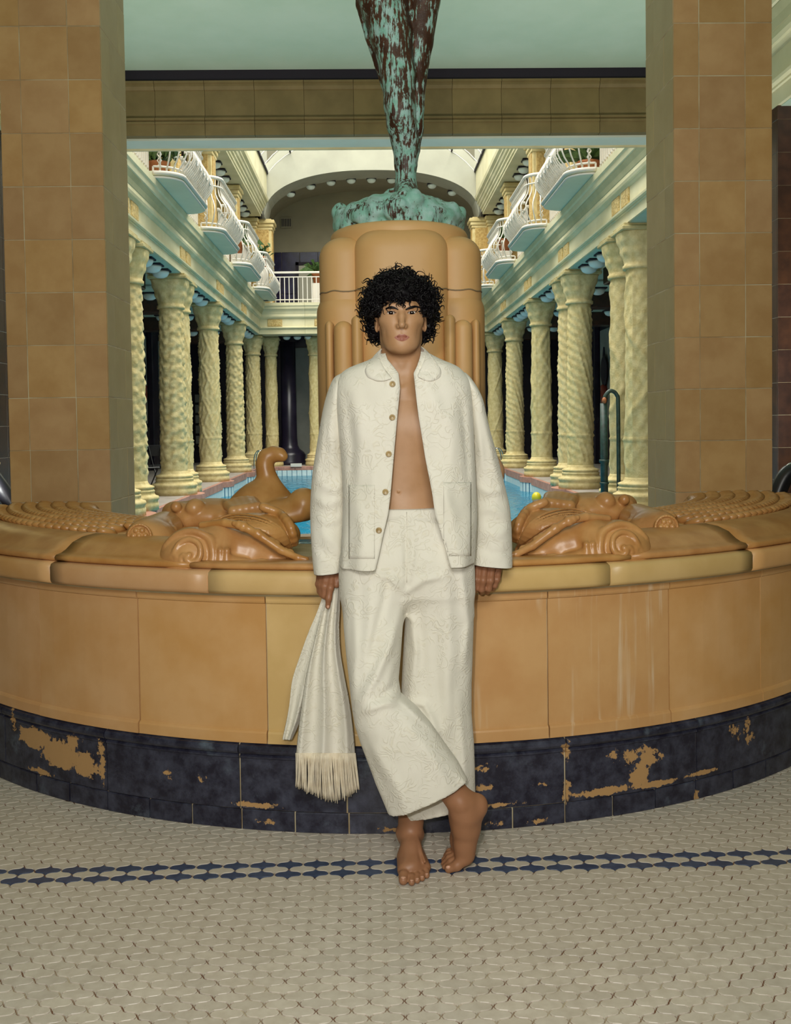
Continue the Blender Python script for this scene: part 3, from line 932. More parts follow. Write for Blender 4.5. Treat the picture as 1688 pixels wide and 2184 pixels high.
m_navy = M('dark_glazed_wall', '#1b1726', '#2a2434', 3, 0.3)
m_grayp = M('grey_wall_panel', '#8d8f88', '#7f827c', 2, 0.8)
m_taup = M('taupe_rear_wall', '#8d866f', '#857e68', 1.5, 0.85)
m_leaf = M('plant_leaf', '#2f4a26', '#4f6a34', 20, 0.5)
m_pot = M('terracotta_pot', '#a5643c', None, rough=.7)
m_green_pipe = M('green_painted_pipe', '#2f4a44', '#24342f', 20, .45)

YCOL = [14.05, 18.2, 22.35, 26.5, 30.65]
HC = 3.68
ZD = 0.15

# floor of the pool hall: decks, pool tank, water
tag(obj('floor_pool_hall', merge(box(-7.4 + XC, -3.42 + XC, 9.4, 36, -.3, ZD), box(3.42 + XC, 7.4 + XC, 9.4, 36, -.3, ZD), box(-3.42 + XC, 3.42 + XC, 30.3, 36, -1.5, ZD - .06)), m_deck), kind='structure')
tag(obj('trim_1', merge(box(-3.42 + XC, 3.42 + XC, 9.38, 9.42, -1.5, 0.0), box(-3.42 + XC, 3.42 + XC, 9.42, 30.3, -1.5, -1.3), box(-3.45 + XC, -3.42 + XC, 9.4, 30.3, -1.5, -.17), box(3.42 + XC, 3.45 + XC, 9.4, 30.3, -1.5, -.17)), m_pool), kind='structure')
tag(mesh('pool_water', [(-3.42 + XC, 9.42, -.17), (3.42 + XC, 9.42, -.17), (3.42 + XC, 30.28, -.17), (-3.42 + XC, 30.28, -.17)], [[0, 1, 2, 3]], m_water), 'long sheet of rippling turquoise swimming pool water between the colonnades', 'water', kind='stuff')
# far coping and waterline tiles of the pool
cop = tag(empty('pool_coping', (XC, 30.3, 0)), 'pink coping and white waterline tiles along the far end of the pool', 'pool edge', kind='structure')
for k in range(14):
    obj('coping_stone', cbox(-3.4 + k * .486, -2.92 + k * .486, -.04, .3, -.005, .10, .01), m_pink, cop)
for k in range(46):
    obj('waterline_tile', box(-3.4 + k * .148, -3.27 + k * .148, -.05, -.02, -.2, -.005), m_band, cop)
obj('tile_backing', box(-3.42, 3.42, -.03, 0, -.2, -.004), m_bluegap, cop)
o = obj('depth_sign', cbox(-.17, .17, -.012, .012, -.05, .05, .006), m_iron, None); o.location = W(632, 992, 30.22)
tag(o, 'small white plaque on the coping at the far end of the pool', 'sign')

# ---- carved columns
def shaft_mesh(kind, r0=.235, r1=.205, h=3.0, nu=56, nv=110):
    th = np.linspace(0, 2 * PI, nu, endpoint=False); z = np.linspace(0, h, nv)
    T, Z = np.meshgrid(th, z)
    R = r0 + (r1 - r0) * (Z / h) ** 1.3
    if kind == 'scale':
        ph = (Z / .14 + .5 * np.floor(T / (2 * PI) * 10))
        D = .020 * np.abs(np.sin(T * 5)) * (1 - (ph % 1.0)) + .012 * np.sin(Z * 26 + 3 * np.sin(T * 3)) * np.sin(5 * T + Z * 2)
    elif kind == 'lattice':
        a = np.abs(np.sin(T * 2.5 + Z * 4.2)); b = np.abs(np.sin(T * 2.5 - Z * 4.2))
        D = .022 * (np.maximum(1 - a * 4, 0) + np.maximum(1 - b * 4, 0)) + .010 * np.sin(T * 13 + 4 * np.sin(Z * 9)) * np.sin(Z * 17)
    elif kind == 'spiral':
        a = np.abs(np.sin(T * 3 + Z * 3.6))
        D = .024 * np.maximum(1 - a * 3.2, 0) + .010 * np.sin(T * 9 + Z * 30) * np.sin(Z * 12 - T * 4)
    elif kind == 'vine':
        D = .020 * np.maximum(1 - np.abs(np.sin(T * 2)) * 5, 0) + .016 * np.maximum(0, np.cos(T * 2 + 2.2 * np.sin(Z * 3.2))) ** 8 + .006 * np.sin(T * 8) * np.sin(Z * 21)
    else:
        a = np.abs(np.sin(T * 1.5 + Z * 2.6)); b = np.abs(np.sin(T * 1.5 - Z * 2.6))
        D = .020 * (np.maximum(1 - a * 6, 0) + np.maximum(1 - b * 6, 0))
    D = D * 1.2 - .004
    D = D * np.clip(np.minimum((Z - .08) / .05, (h - .06 - Z) / .05), 0, 1)
    D = D + .015 * (np.abs(Z - .55) < .02)
    R = R + D
    V, F = grid(np.stack([R * np.cos(T), R * np.sin(T), Z], -1), True)
    me = bpy.data.meshes.new('shaft'); me.from_pydata(V.tolist(), [], F); me.materials.append(m_colA)
    me.polygons.foreach_set('use_smooth', np.ones(len(F), dtype=bool)); me.update()
    return me
def capital_mesh():
    nu, nv = 48, 22
    th = np.linspace(0, 2 * PI, nu, endpoint=False); t = np.linspace(0, 1, nv)
    T, S_ = np.meshgrid(th, t)
    R = .215 + .11 * S_ ** 1.6 + .03 * (S_ < .10)
    n = 2 + 6 * S_ ** 2
    sq = (np.abs(np.cos(T)) ** n + np.abs(np.sin(T)) ** n) ** (-1 / n)
    R = R * (1 + (sq - 1) * np.clip(S_ * 1.4 - .2, 0, 1) * .75)
    R = R + .028 * np.abs(np.sin(T * 4)) * np.sin(PI * np.clip((S_ - .1) / .9, 0, 1)) * (1 + .4 * np.sin(S_ * 18))
    V, F = grid(np.stack([R * np.cos(T), R * np.sin(T), S_ * .50], -1), True, True)
    me = bpy.data.meshes.new('capital'); me.from_pydata(V.tolist(), [], F); me.materials.append(m_colA)
    me.polygons.foreach_set('use_smooth', np.ones(len(F), dtype=bool)); me.update(); return me
def base_mesh():
    p = [(0, 0), (.40, 0), (.40, .10), (.385, .115), (.39, .14), (.41, .165), (.40, .20), (.355, .215), (.335, .24), (.335, .265), (.345, .275), (.335, .29), (.315, .31), (.335, .325), (.335, .345), (.30, .36), (.265, .37), (.245, .40), (.235, .43), (0, .43)]
    V, F = lathe(p, 40)
    me = bpy.data.meshes.new('column_base'); me.from_pydata(V.tolist(), [], F); me.materials.append(m_colA)
    me.polygons.foreach_set('use_smooth', np.ones(len(F), dtype=bool)); me.update(); return me
SH = {k: shaft_mesh(k) for k in ('scale', 'lattice', 'spiral', 'vine', 'plain')}
CAPM, BASM = capital_mesh(), base_mesh()
ABA = bpy.data.meshes.new('abacus')
_v, _f = merge(cbox(-.34, .34, -.34, .34, 0, .06, .012), cbox(-.31, .31, -.31, .31, .06, .10, .006))
ABA.from_pydata(_v.tolist(), [], _f); ABA.materials.append(m_colD)
def column(x, y, kind, label, s=1.0, group='carved columns along the pool', z=ZD, h=3.93):
    c = tag(empty('carved_column', (x, y, z)), label, 'column', group, 'thing')
    share('column_base', BASM, c, (0, 0, 0), None, (s, s, 1))
    share('shaft', SH[kind], c, (0, 0, .42), (0, 0, random.random() * 6), (s, s, (h - 1.0) / 3.0))
    share('capital', CAPM, c, (0, 0, h - .60), None, (s, s, 1))
    share('abacus', ABA, c, (0, 0, h - .10), None, (s, s, 1))
    return c
kl = ['scale', 'scale', 'lattice', 'scale', 'lattice']
kr = ['vine', 'spiral', 'vine', 'spiral', 'plain']
rank = ['nearest', 'second', 'third', 'fourth', 'fifth']
for i, y in enumerate(YCOL):
    column(XC - HC, y, kl[i], '%s carved stone column of the left colonnade counted from the front' % rank[i])
    column(XC + HC, y, kr[i], '%s carved stone column of the right colonnade counted from the front' % rank[i])
column(XC - HC, YCOL[0] + .95, 'scale', 'carved stone column half hidden by the tiled pillar on the left', .95)
column(XC + HC, YCOL[0] + .95, 'vine', 'slim column paired behind the nearest carved column on the right', .95)
column(XC - HC, YCOL[1] + .74, 'lattice', 'slim column tucked close behind the scale-carved column on the left', .9)
column(XC + HC, YCOL[1] + .95, 'spiral', 'slim column paired behind the spiral carved column on the right', .95)
for x, lb in ((-3.08, 'first spiral column of the rear row, beside the left corner'), (-1.72, 'rear row column just left of the statue pedestal'), (1.96, 'rear row column hidden right of the pedestal'), (3.32, 'rear row column beside the right corner')):
    column(x, 31.32, 'plain', lb, .85, z=ZD - .06, h=4.0)
# far-left column seen through the sliver beside the left pillar
column(-3.30, 8.33, 'scale', 'pale carved column at the left edge beyond the tiled pillar', .9)

# plinth under each column stepping out into the water
def plinth(x, y, s, label):
    p = tag(empty('column_plinth', (x, y, 0)), label, 'plinth', 'pink plinths stepping into the pool', 'structure')
    out = []
    for a in np.linspace(-PI / 2, PI / 2, 11): out.append((-s * (.30 * 0 + .48 * math.cos(a)), .62 * math.sin(a)))
    out = [(s * .35, -.62)] + out + [(s * .35, .62)] if s > 0 else [(s * .35, -.62)] + out + [(s * .35, .62)]
    o = np.array(out)
    if s < 0: o = o[::-1]
    def pr(k, z0, z1): return prism(o * k, z0, z1)
    obj('coping', pr(1.0, .03, ZD - .001), m_pink, p)
    obj('tile_backing', pr(.965, -.35, .03), m_bluegap, p)
    pts = o
    for a in np.linspace(-PI / 2, PI / 2, 15):
        cx, cy = -s * .475 * math.cos(a), .60 * math.sin(a)
        nrm = math.atan2(cy / .6 / .6, cx / .475 / .475)
        obj('waterline_tile', move(box(-.012, .0, -.042, .042, -.30, .028), (cx * .985, cy * .985, 0), rz=nrm), m_band, p)
    return p
for i, y in enumerate(YCOL[:4]):
    plinth(XC - HC + .02, y + (.2 if i < 2 else 0), -1, 'pink tiled plinth under the %s column on the left' % rank[i])
    plinth(XC + HC - .02, y + (.2 if i < 2 else 0), 1, 'pink tiled plinth under the %s column on the right' % rank[i])
for s, nm in ((-1, 'left'), (1, 'right')):
    kb = tag(empty('pool_kerb', (XC + s * 3.42, 20, 0)), 'pink kerb stones along the %s long side of the pool' % nm, 'kerb', kind='structure')
    ys = np.arange(9.6, 30.2, .5)
    for y in ys:
        obj('kerb_stone', cbox(-.06, .06, y - 20 + .005, y - 20 + .495, -.02, ZD - .002, .008), m_pink, kb)
    obj('waterline_band', box(-.03 if s < 0 else -.05, .05 if s < 0 else .03, -10.4, 10.2, -.35, -.02), m_band, kb)

# ---- entablature on both sides and at the rear
PROF = [(3.42, 4.08), (3.42, 4.22), (3.40, 4.225), (3.40, 4.245), (3.36, 4.25), (3.355, 4.275), (3.41, 4.30), (3.41, 4.52), (3.39, 4.53), (3.37, 4.56), (3.345, 4.565), (3.33, 4.60), (3.335, 4.66), (3.31, 4.74), (3.27, 4.80), (3.25, 4.81), (3.235, 4.88), (3.21, 4.90), (3.20, 4.99), (3.23, 5.0), (4.05, 5.0), (4.05, 4.08)]
def sweep(prof, s, y0, y1):
    V = [(s * h, y, z) for y in (y0, y1) for h, z in prof]
    n = len(prof)
    F = [list(range(n))[::-1], list(range(n, 2 * n))] + [[i, (i + 1) % n, n + (i + 1) % n, n + i] for i in range(n)]
    if s < 0: F = [f[::-1] for f in F]
    return np.array(V), F
for s, nm in ((-1, 'left'), (1, 'right')):
    e = tag(empty('entablature', (XC, 0, 0)), 'moulded cream entablature carried by the %s colonnade' % nm, 'entablature', kind='structure')
    ys = [7.6, 9.9] + [y for y in YCOL] + [30.4]
    ys = [7.6, 9.9, 11.97] + [(a + b) / 2 for a, b in zip(YCOL[:-1], YCOL[1:])] + [30.4]
    for a, b in zip(ys[:-1], ys[1:]):
        obj('entablature_block', sweep(PROF, s, a + .002, b - .002), m_ent, e)
    for y in [9.9] + YCOL[:4]:
        for dy in (-.27, .27):
            obj('frieze_panel', cbox(*sorted((s * 3.385, s * 3.43)), y + dy - .2, y + dy + .2, 4.30, 4.525, .012), m_relief, e)
    obj('soffit_panel', box(*sorted((s * 3.45, s * 3.95)), 7.6, 30.4, 4.072, 4.079), m_soff, e)
    obj('cornice_cove_band', sweep([(3.335, 4.665), (3.312, 4.738), (3.272, 4.797), (3.27, 4.80), (3.266, 4.79), (3.306, 4.73), (3.329, 4.66)], s, 7.6, 30.4), m_entg, e)  # darker greenish band along the cove moulding
RP = [(0.00, 4.08), (0.0, 4.22), (-.02, 4.225), (-.02, 4.245), (-.06, 4.25), (-.065, 4.275), (-.01, 4.30), (-.01, 4.52), (-.03, 4.53), (-.05, 4.56), (-.075, 4.565), (-.09, 4.60), (-.085, 4.66), (-.11, 4.74), (-.15, 4.80), (-.17, 4.81), (-.185, 4.88), (-.21, 4.90), (-.22, 4.99), (.7, 5.0), (.7, 4.08)]
re = tag(empty('rear_entablature', (XC, 30.25, 0)), 'moulded cream entablature across the rear of the pool hall', 'entablature', kind='structure')
xs = np.linspace(-3.42, 3.42, 6)
for a, b in zip(xs[:-1], xs[1:]):
    V = [(x, h, z) for x in (a + .002, b - .002) for h, z in RP]; n = len(RP)
    F = [list(range(n)), list(range(2 * n - 1, n - 1, -1))] + [[i, n + i, n + (i + 1) % n, (i + 1) % n] for i in range(n)]
    obj('entablature_block', (V, F), m_ent, re)
for x in (-2.95, -1.55, 1.55, 2.95):
    obj('frieze_panel', cbox(x - .22, x + .22, -.035, 0, 4.31, 4.515, .01), m_relief, re)

# ---- lamps: white bowls hung in rows
def lamp_proto():
    l = empty('ceiling_lamp')
    obj('bowl', lathe([(0, -.15), (.06, -.143), (.115, -.115), (.145, -.065), (.148, -.03), (.0, -.03)], 18), m_bowl, l, True)
    obj('holder_plate', cbox(-.16, .16, -.16, .16, -.03, 0, .006), m_dark, l)
    return l
lp = lamp_proto(); first = [True]
def lamp(loc, label, group, rot=None, s=1.0):
    if first[0]: o = lp; first[0] = False
    else: o = copy_tree(lp)
    o.location = loc; o.scale = (s, s, s)
    if rot: o.rotation_euler = rot
    tag(o, label, 'lamp', group)
for s, nm in ((-1, 'left'), (1, 'right')):
    for i in range(4):
        for k in range(4):
            y = YCOL[i] + 1.55 + k * .62
            lamp((XC + s * 3.70, y, 4.072), '%s white bowl lamp between the %s and %s columns of the %s colonnade' % (rank[k], rank[i], rank[i + 1], nm), 'bowl lamps under the %s architrave' % nm)
    for i in range(4):
        for k in range(3):
            lamp((XC + s * (4.5 + k * .62), YCOL[i] + 2.1, 4.05), '%s white bowl lamp out from the %s column over the %s side aisle' % (rank[k], rank[i], nm), 'bowl lamps over the %s aisle' % nm)
    for i in (2, 3):
        for k in range(4):
            lamp((XC + s * 3.72, YCOL[i] + 1.0 + k * .72, 7.59), '%s white bowl lamp behind the %s gallery pier under the %s upper beam' % (rank[k], rank[i], nm), 'bowl lamps under the %s upper beam' % nm)
for k in range(3):
    for s in (-1, 1):
        lamp((XC + s * (2.02 + k * .33), 31.1, 4.09), 'white bowl lamp under the rear architrave, %s from the %s corner' % (rank[2 - k], 'left' if s < 0 else 'right'), 'bowl lamps under the rear architrave', None, .8)

# ---- side aisles: walls, ceilings, wall panels with ornaments
for s, nm in ((-1, 'left'), (1, 'right')):
    xw = XC + s * 6.3
    tag(obj('wall_aisle_' + nm, box(*sorted((xw, xw + s * .2)), 9.6, 36, -.3, 9.2), m_navy), kind='structure')
    tag(obj('ceiling_aisle_' + nm, box(*sorted((XC + s * 4.0, xw)), 9.6, 36, 4.2, 4.95), m_soff), kind='structure')
    tag(obj('ceiling_gallery_' + nm, box(*sorted((XC + s * 3.4, xw)), 9.6, 36, 7.66, 7.9), m_brown), kind='structure')
    bm = tag(empty('aisle_beam', (xw, 22, 4.2)), 'brown cross beams under the ceiling of the %s side aisle' % nm, 'beams', kind='structure')
    for y in YCOL:
        obj('beam', cbox(*sorted((-s * .02, -s * 2.12)), y - 22 - .28, y - 22 + .28, -.34, 0, .02), m_brown, bm)
    dd = tag(empty('wall_panelling', (xw, 22, 0)), 'grey plaster panels and dark dado along the %s aisle wall' % nm, 'panelling', kind='structure')
    for y in (14.4, 17.2, 20.2, 23.4, 26.9, 30.4):
        obj('wall_panel', cbox(*sorted((-s * .0, -s * .05)), y - 22 - .9, y - 22 + .9, 1.45, 3.85, .02), m_grayp, dd)
        obj('pilaster', cbox(*sorted((0, -s * .16)), y - 22 + 1.15, y - 22 + 1.65, ZD, 4.2, .02), m_navy, dd)
    obj('dado', cbox(*sorted((0, -s * .04)), -12, 13, ZD, 1.35, .02), m_dark, dd)
    # brown tiled pier under the end of the entablature, beside the lobby pillar
    ya = 8.85 if s < 0 else 8.67
    pr_ = tag(empty('brown_pier', (XC + s * 3.42, ya, 0)), 'dark brown tiled pier under the end of the entablature on the %s' % nm, 'pier', kind='structure')
    obj('core', box(*sorted((s * .004, s * 2.7)), .004, .70, 0, 4.078), m_grout, pr_)
    for a in np.arange(0, 4.07, .283):
        z1 = min(a + .280, 4.076)
        for k in range(8):
            obj('wall_tile', cbox(*sorted((s * (k * .283 + .001), s * (k * .283 + .280))), 0, .02, a, z1, .002), m_brown, pr_)
        for k in range(2):
            obj('wall_tile', cbox(*sorted((0, s * .02)), .021 + k * .34, .021 + k * .34 + .336, a, z1, .002), m_brown, pr_)
m_orn = M('coral_ornament_red', '#7a2c1e', None, rough=.6)
for nm, px, py, Yo in (('left', 305, 800, 26.6), ('right', 1289, 800, 26.4)):
    s = -1 if nm == 'left' else 1
    xo = XC + s * 6.18
    p = W(px, py, 26.8); p[0] = xo; 
    d = RW @ np.array([(px - PX) / FPX, (py - PY) / FPX, 1.0]); p = np.array([0, 0, EYE]) + d * (xo / d[0])
    o = tag(empty('wall_ornament', p), 'dark oval wall ornament with red tail on the %s aisle wall' % nm, 'ornament')
    obj('oval', ellip((0, 0, .12), (.06, .34, .42), 16, 12), m_dark, o, True)
    obj('tail', merge(tube(spline([(0, .05, -.3), (0, -.1, -.55), (0, .08, -.8), (0, 0, -1.1)], 16), np.linspace(.1, .03, 16), 6), tube(spline([(0, .1, -.3), (0, .2, -.5), (0, .1, -.75)], 10), .06, 6)), m_orn, o, True)
    obj('hook', tube(spline([(0, -.1, .5), (0, .0, .75), (0, .1, .5)], 12), .02, 5), m_dark, o, True)
    obj('bracket', box(*sorted((0, s * .08)), -.04, .04, 0, .2), m_dark, o)

# ---- upper gallery piers and cornice
m_pier = M('gallery_pier_stone', '#d8c692', '#c4ae76', 5, 0.75, 0.3, 40, .01)
m_pierrel = M('gallery_pier_relief', '#c9ab6c', '#ae8c4e', 14, 0.75, 0.9, 26, .025)
def pier_proto():
    p = empty('gallery_pier')
    obj('shaft', cbox(-.27, .27, -.27, .27, 0, 2.62, .015), m_pier, p)
    for a in range(4):
        obj('relief_panel', move(cbox(-.19, .19, -.292, -.265, .1, 2.3, .01), rz=a * PI / 2), m_pierrel, p)
    obj('capital', merge(cbox(-.30, .30, -.30, .30, 2.28, 2.36, .01), cbox(-.33, .33, -.33, .33, 2.36, 2.46, .015), cbox(-.37, .37, -.37, .37, 2.46, 2.575, .02)), m_pier, p)
    return p
pp = pier_proto(); used = False
for s, nm in ((-1, 'left'), (1, 'right')):
    for i, y in enumerate(YCOL):
        o = copy_tree(pp) if used else pp
        used = True
        o.location = (XC + s * 3.78, y + .1, 5.0)
        tag(o, 'relief-carved square gallery pier above the %s column on the %s' % (rank[i], nm), 'pier', 'square piers of the upper gallery', 'thing')
    for ch in list(pp.children):                          # the corner pier has a second shaft that carries the foot of the arch
        c = ch.copy(); COL.objects.link(c); c.parent = o; c.location = (-s * .45, .34, 0)
UP = [(3.32, 7.60), (3.32, 7.66), (3.29, 7.67), (3.29, 7.74), (3.25, 7.76), (3.25, 7.82), (3.21, 7.84), (3.19, 7.90), (3.16, 7.92), (3.16, 7.98), (3.10, 8.02), (3.08, 8.10), (3.13, 8.12), (3.13, 8.86), (3.10, 8.87), (3.10, 8.92), (3.95, 8.92), (3.95, 7.60)]
for s, nm in ((-1, 'left'), (1, 'right')):
    e = tag(empty('upper_cornice', (XC, 0, 0)), 'banded cream cornice below the skylight on the %s' % nm, 'cornice', kind='structure')
    ys = [10.6] + [(a + b) / 2 for a, b in zip(YCOL[:-1], YCOL[1:])] + [30.35]
    for a, b in zip(ys[:-1], ys[1:]):
        obj('cornice_block', sweep(UP, s, a + .002, b - .002), m_ent, e)
    obj('gallery_floor', box(*sorted((s * 3.9, s * 6.2)), 10.6, 36, 4.95, 5.0), m_deck, e)

# ---- rear: white arched wall, recess and taupe wall
AW, AZ, AH = 3.22, 7.585, 1.36
def arch_z(x, w=AW, h=AH, n=2.3):
    return AZ + h * max(0.0, 1 - abs(x / w) ** n) ** (1 / n)
VW, VZ, VH = 3.10, 8.87, 2.2
def vault_z(x): return VZ + VH * math.sqrt(max(0.0, 1 - (x / (VW + .35)) ** 2)) - VH * math.sqrt(1 - (VW / (VW + .35)) ** 2)
xs = np.sort(np.r_[np.linspace(-AW, AW, 61)])
low = np.array([arch_z(x) for x in xs]); up = np.array([max(vault_z(np.clip(x, -VW, VW)), l + .05) + .3 for x, l in zip(xs, low)])
P = np.zeros((2, 2, len(xs), 3))
V = []; 
for y in (30.36, 31.45):
    for zz in (low, up):
        V += [(x, y, z) for x, z in zip(xs, zz)]
n = len(xs); F = []
for i in range(n - 1):
    F += [[i, i + 1, n + i + 1, n + i], [2 * n + i + 1, 2 * n + i, 3 * n + i, 3 * n + i + 1], [i + 1, i, 2 * n + i, 2 * n + i + 1], [n + i, n + i + 1, 3 * n + i + 1, 3 * n + i]]
F += [[0, n, 3 * n, 2 * n], [2 * n - 1, n - 1, 3 * n - 1, 4 * n - 1]]
o = mesh('wall_rear_arch', np.array(V) + np.array([XC, 0, 0]), F, m_white); tag(o, kind='structure')
# recess behind the arch
V = []
for y in (31.5, 33.6):
    V += [(x, y, z + .12) for x, z in zip(np.r_[-AW - .6, xs * 1.05, AW + .6], np.r_[5.0, low, 5.0])]
k = n + 2
o = mesh('ceiling_recess', np.array(V) + np.array([XC, 0, 0]), [[i, i + 1, k + i + 1, k + i][::-1] for i in range(k - 1)], m_taup, None, True); tag(o, kind='structure')
tag(obj('wall_rear', box(-6.3 + XC, 6.3 + XC, 33.6, 33.8, ZD - .06, 10.5), m_taup), kind='structure')
tag(obj('floor_rear_gallery', box(-6.3 + XC, 6.3 + XC, 30.9, 33.6, 4.8, 5.0), m_deck), kind='structure')
tag(obj('wall_rear_upper_left', box(-6.3 + XC, -AW + XC, 31.46, 31.49, 7.6, 10.5), m_white), kind='structure')
tag(obj('wall_rear_upper_right', box(AW + XC, 6.3 + XC, 31.46, 31.49, 7.6, 10.5), m_white), kind='structure')
rank9 = rank + ['sixth', 'seventh', 'eighth', 'ninth']
for q, t in enumerate(np.linspace(-.78, .78, 9)):
    x = AW * t
    lamp((XC + x, 31.5, arch_z(x) + .02), '%s white bowl lamp from the left along the inside of the rear arch' % rank9[q], 'bowl lamps along the rear arch', (0, math.atan2(arch_z(x + .05) - arch_z(x - .05), -.1) * 0, 0), .95)
dw = tag(empty('tiled_wainscot', (XC, 33.58, 5)), 'glossy blue-black tiled wainscot on the rear gallery wall', 'wainscot', kind='structure')
for i in range(12):
    for j in range(3):
        obj('wall_tile', cbox(-3.6 + i * .6 + .006, -3.0 + i * .6 - .006, -.03, 0, j * .69 + .006, (j + 1) * .69 - .006, .008), M('wainscot_tile', '#1c1830', '#2c2a48', 4, .18) if 'wainscot_tile' not in bpy.data.materials else bpy.data.materials['wainscot_tile'], dw)
vt = tag(empty('wall_vent', W(611, 475, 33.56)), 'small slotted vent grille high on the taupe rear wall', 'vent')
obj('frame', cbox(-.18, .18, -.02, .02, -.17, .17, .006), m_taup, vt)
for i in range(6):
    obj('slot', box(-.15 + i * .054, -.12 + i * .054, -.026, -.018, -.13, .13), m_dark, vt)
door = tag(empty('door_1', (XC - 1.92, 33.5, 5.0)), kind='structure')
obj('frame', merge(box(-.62, -.52, -.06, .06, 0, 1.72), box(.52, .62, -.06, .06, 0, 1.72), box(-.62, .62, -.06, .06, 1.62, 1.72)), m_dark, door)
obj('door_leaf', cbox(-.52, .52, -.03, .03, 0, 1.62, .01), m_white, door)

# ground-floor rear: dark column with flared foot, pale wall, dark openings
tag(obj('wall_rear_panel', cbox(W(622, 900, 33.4)[0], W(700, 900, 33.4)[0], 33.35, 33.6, ZD - .06, 3.9, .02), m_grayp), kind='structure')
tag(obj('wall_rear_dark', box(-6.3 + XC, 6.3 + XC, 33.5, 33.6, ZD - .06, 4.8), m_navy), kind='structure')
o = obj('dark_column', lathe([(0, 0), (.52, 0), (.52, .10), (.50, .13), (.52, .30), (.46, .40), (.33, .50), (.27, .62), (.25, .9), (.24, 3.9), (0, 3.9)], 28), m_navy, None, True)
o.location = (W(617, 900, 32.2)[0], 32.2, ZD - .06)
tag(o, 'glossy blue-black column with a flared foot behind the rear pool edge', 'column', kind='thing')
o = obj('dark_column', (o.data.vertices and [tuple(v.co) for v in o.data.vertices], [list(p.vertices) for p in o.data.polygons]), m_navy, None, True)
o.location = (2 * XC - W(617, 900, 32.2)[0], 32.2, ZD - .06)
tag(o, 'second blue-black column with flared foot, hidden by the pedestal', 'column', kind='thing')
# framed notice case between the left columns
nc = tag(empty('notice_case', (W(414, 900, 30)[0] - .1, 33.42, 1.6)), 'dark glazed notice case of small white sheets between the left columns', 'notice board')
obj('case', cbox(-.5, .5, -.04, .06, -.9, .9, .01), m_dark, nc)
for i in range(3):
    for j in range(5):
        obj('sheet', box(-.44 + i * .3, -.18 + i * .3, -.05, -.041, -.82 + j * .34, -.56 + j * .34), m_grayp, nc)

# ---- skylight vault
sky = tag(empty('skylight', (XC, 20.5, VZ)), 'curved white glass skylight vault with thin dark glazing bars', 'skylight', kind='structure')
m_glass = NT('frosted_skylight_glass')
_t = m_glass.t; _o = _t.nodes['Material Output']
_a = m_glass.n('ShaderNodeBsdfTransparent'); _a.inputs[0].default_value = (.93, .95, .96, 1)
_b = m_glass.n('ShaderNodeBsdfTranslucent'); _b.inputs[0].default_value = (.9, .9, .9, 1)
_mx = m_glass.n('ShaderNodeMixShader'); _mx.inputs[0].default_value = .0
m_glass.l(_a.outputs[0], _mx.inputs[1]); m_glass.l(_b.outputs[0], _mx.inputs[2]); m_glass.l(_mx.outputs[0], _o.inputs['Surface'])
m_glass = m_glass.m
NX, NY = 9, 20
xe = np.linspace(-VW, VW, NX + 1); ye = np.linspace(10.6, 30.36, NY + 1)
for i in range(NX):
    xa, xb = xe[i], xe[i + 1]; za, zb = vault_z(xa) - VZ, vault_z(xb) - VZ
    me = None
    for j in range(NY):
        if me is None:
            L = ye[1] - ye[0]
            v = [(xa, 0, za), (xb, 0, zb), (xb, L, zb), (xa, L, za)]
            o = mesh('pane', v, [[0, 3, 2, 1]], m_glass, sky); me = o.data
        else:
            o = share('pane', me, sky)
        o.location = (0, ye[j] - 20.5, 0)
for x in xe:
    obj('glazing_bar', box(x - .02, x + .02, -9.9, 9.86, vault_z(x) - VZ - .02, vault_z(x) - VZ + .05), m_dark, sky)
for y in ye:
    obj('glazing_bar', tube([(x, y - 20.5, vault_z(x) - VZ) for x in np.linspace(-VW, VW, 25)], .016, 4), m_iron, sky)

# ---- bulging iron balconies
def bar(path, r=.014, seg=6): return tube(path, r, seg, True)
HB = .93
def bulge(t):                                       # outward offset of a baluster at height fraction t
    return .17 * math.sin(PI * min(1, t / .62)) ** 1.3 * (1 if t < .62 else 0) - .03 * (t > .62) * math.sin(PI * (t - .62) / .38)
def rail_path(half, depth, c=.34, n=6):
    """plan of the balcony edge from the wall out, round two curved corners, and back (x = outward, y = along)"""
    pts = [(0, -half)]
    for a in np.linspace(0, PI / 2, n): pts.append((depth - c * 1.1 + c * 1.1 * math.sin(a), -half + c - c * math.cos(a)))
    pts += [(x, -y) for x, y in pts[::-1]]
    return np.array(pts)
def resample(p, m):
    d = np.r_[0, np.cumsum(np.linalg.norm(np.diff(p, axis=0), axis=1))]
    s = np.linspace(0, d[-1], m)
    q = np.c_[np.interp(s, d, p[:, 0]), np.interp(s, d, p[:, 1])]
    t = np.gradient(q, axis=0); t /= np.linalg.norm(t, axis=1)[:, None]
    return q, np.c_[t[:, 1], -t[:, 0]]
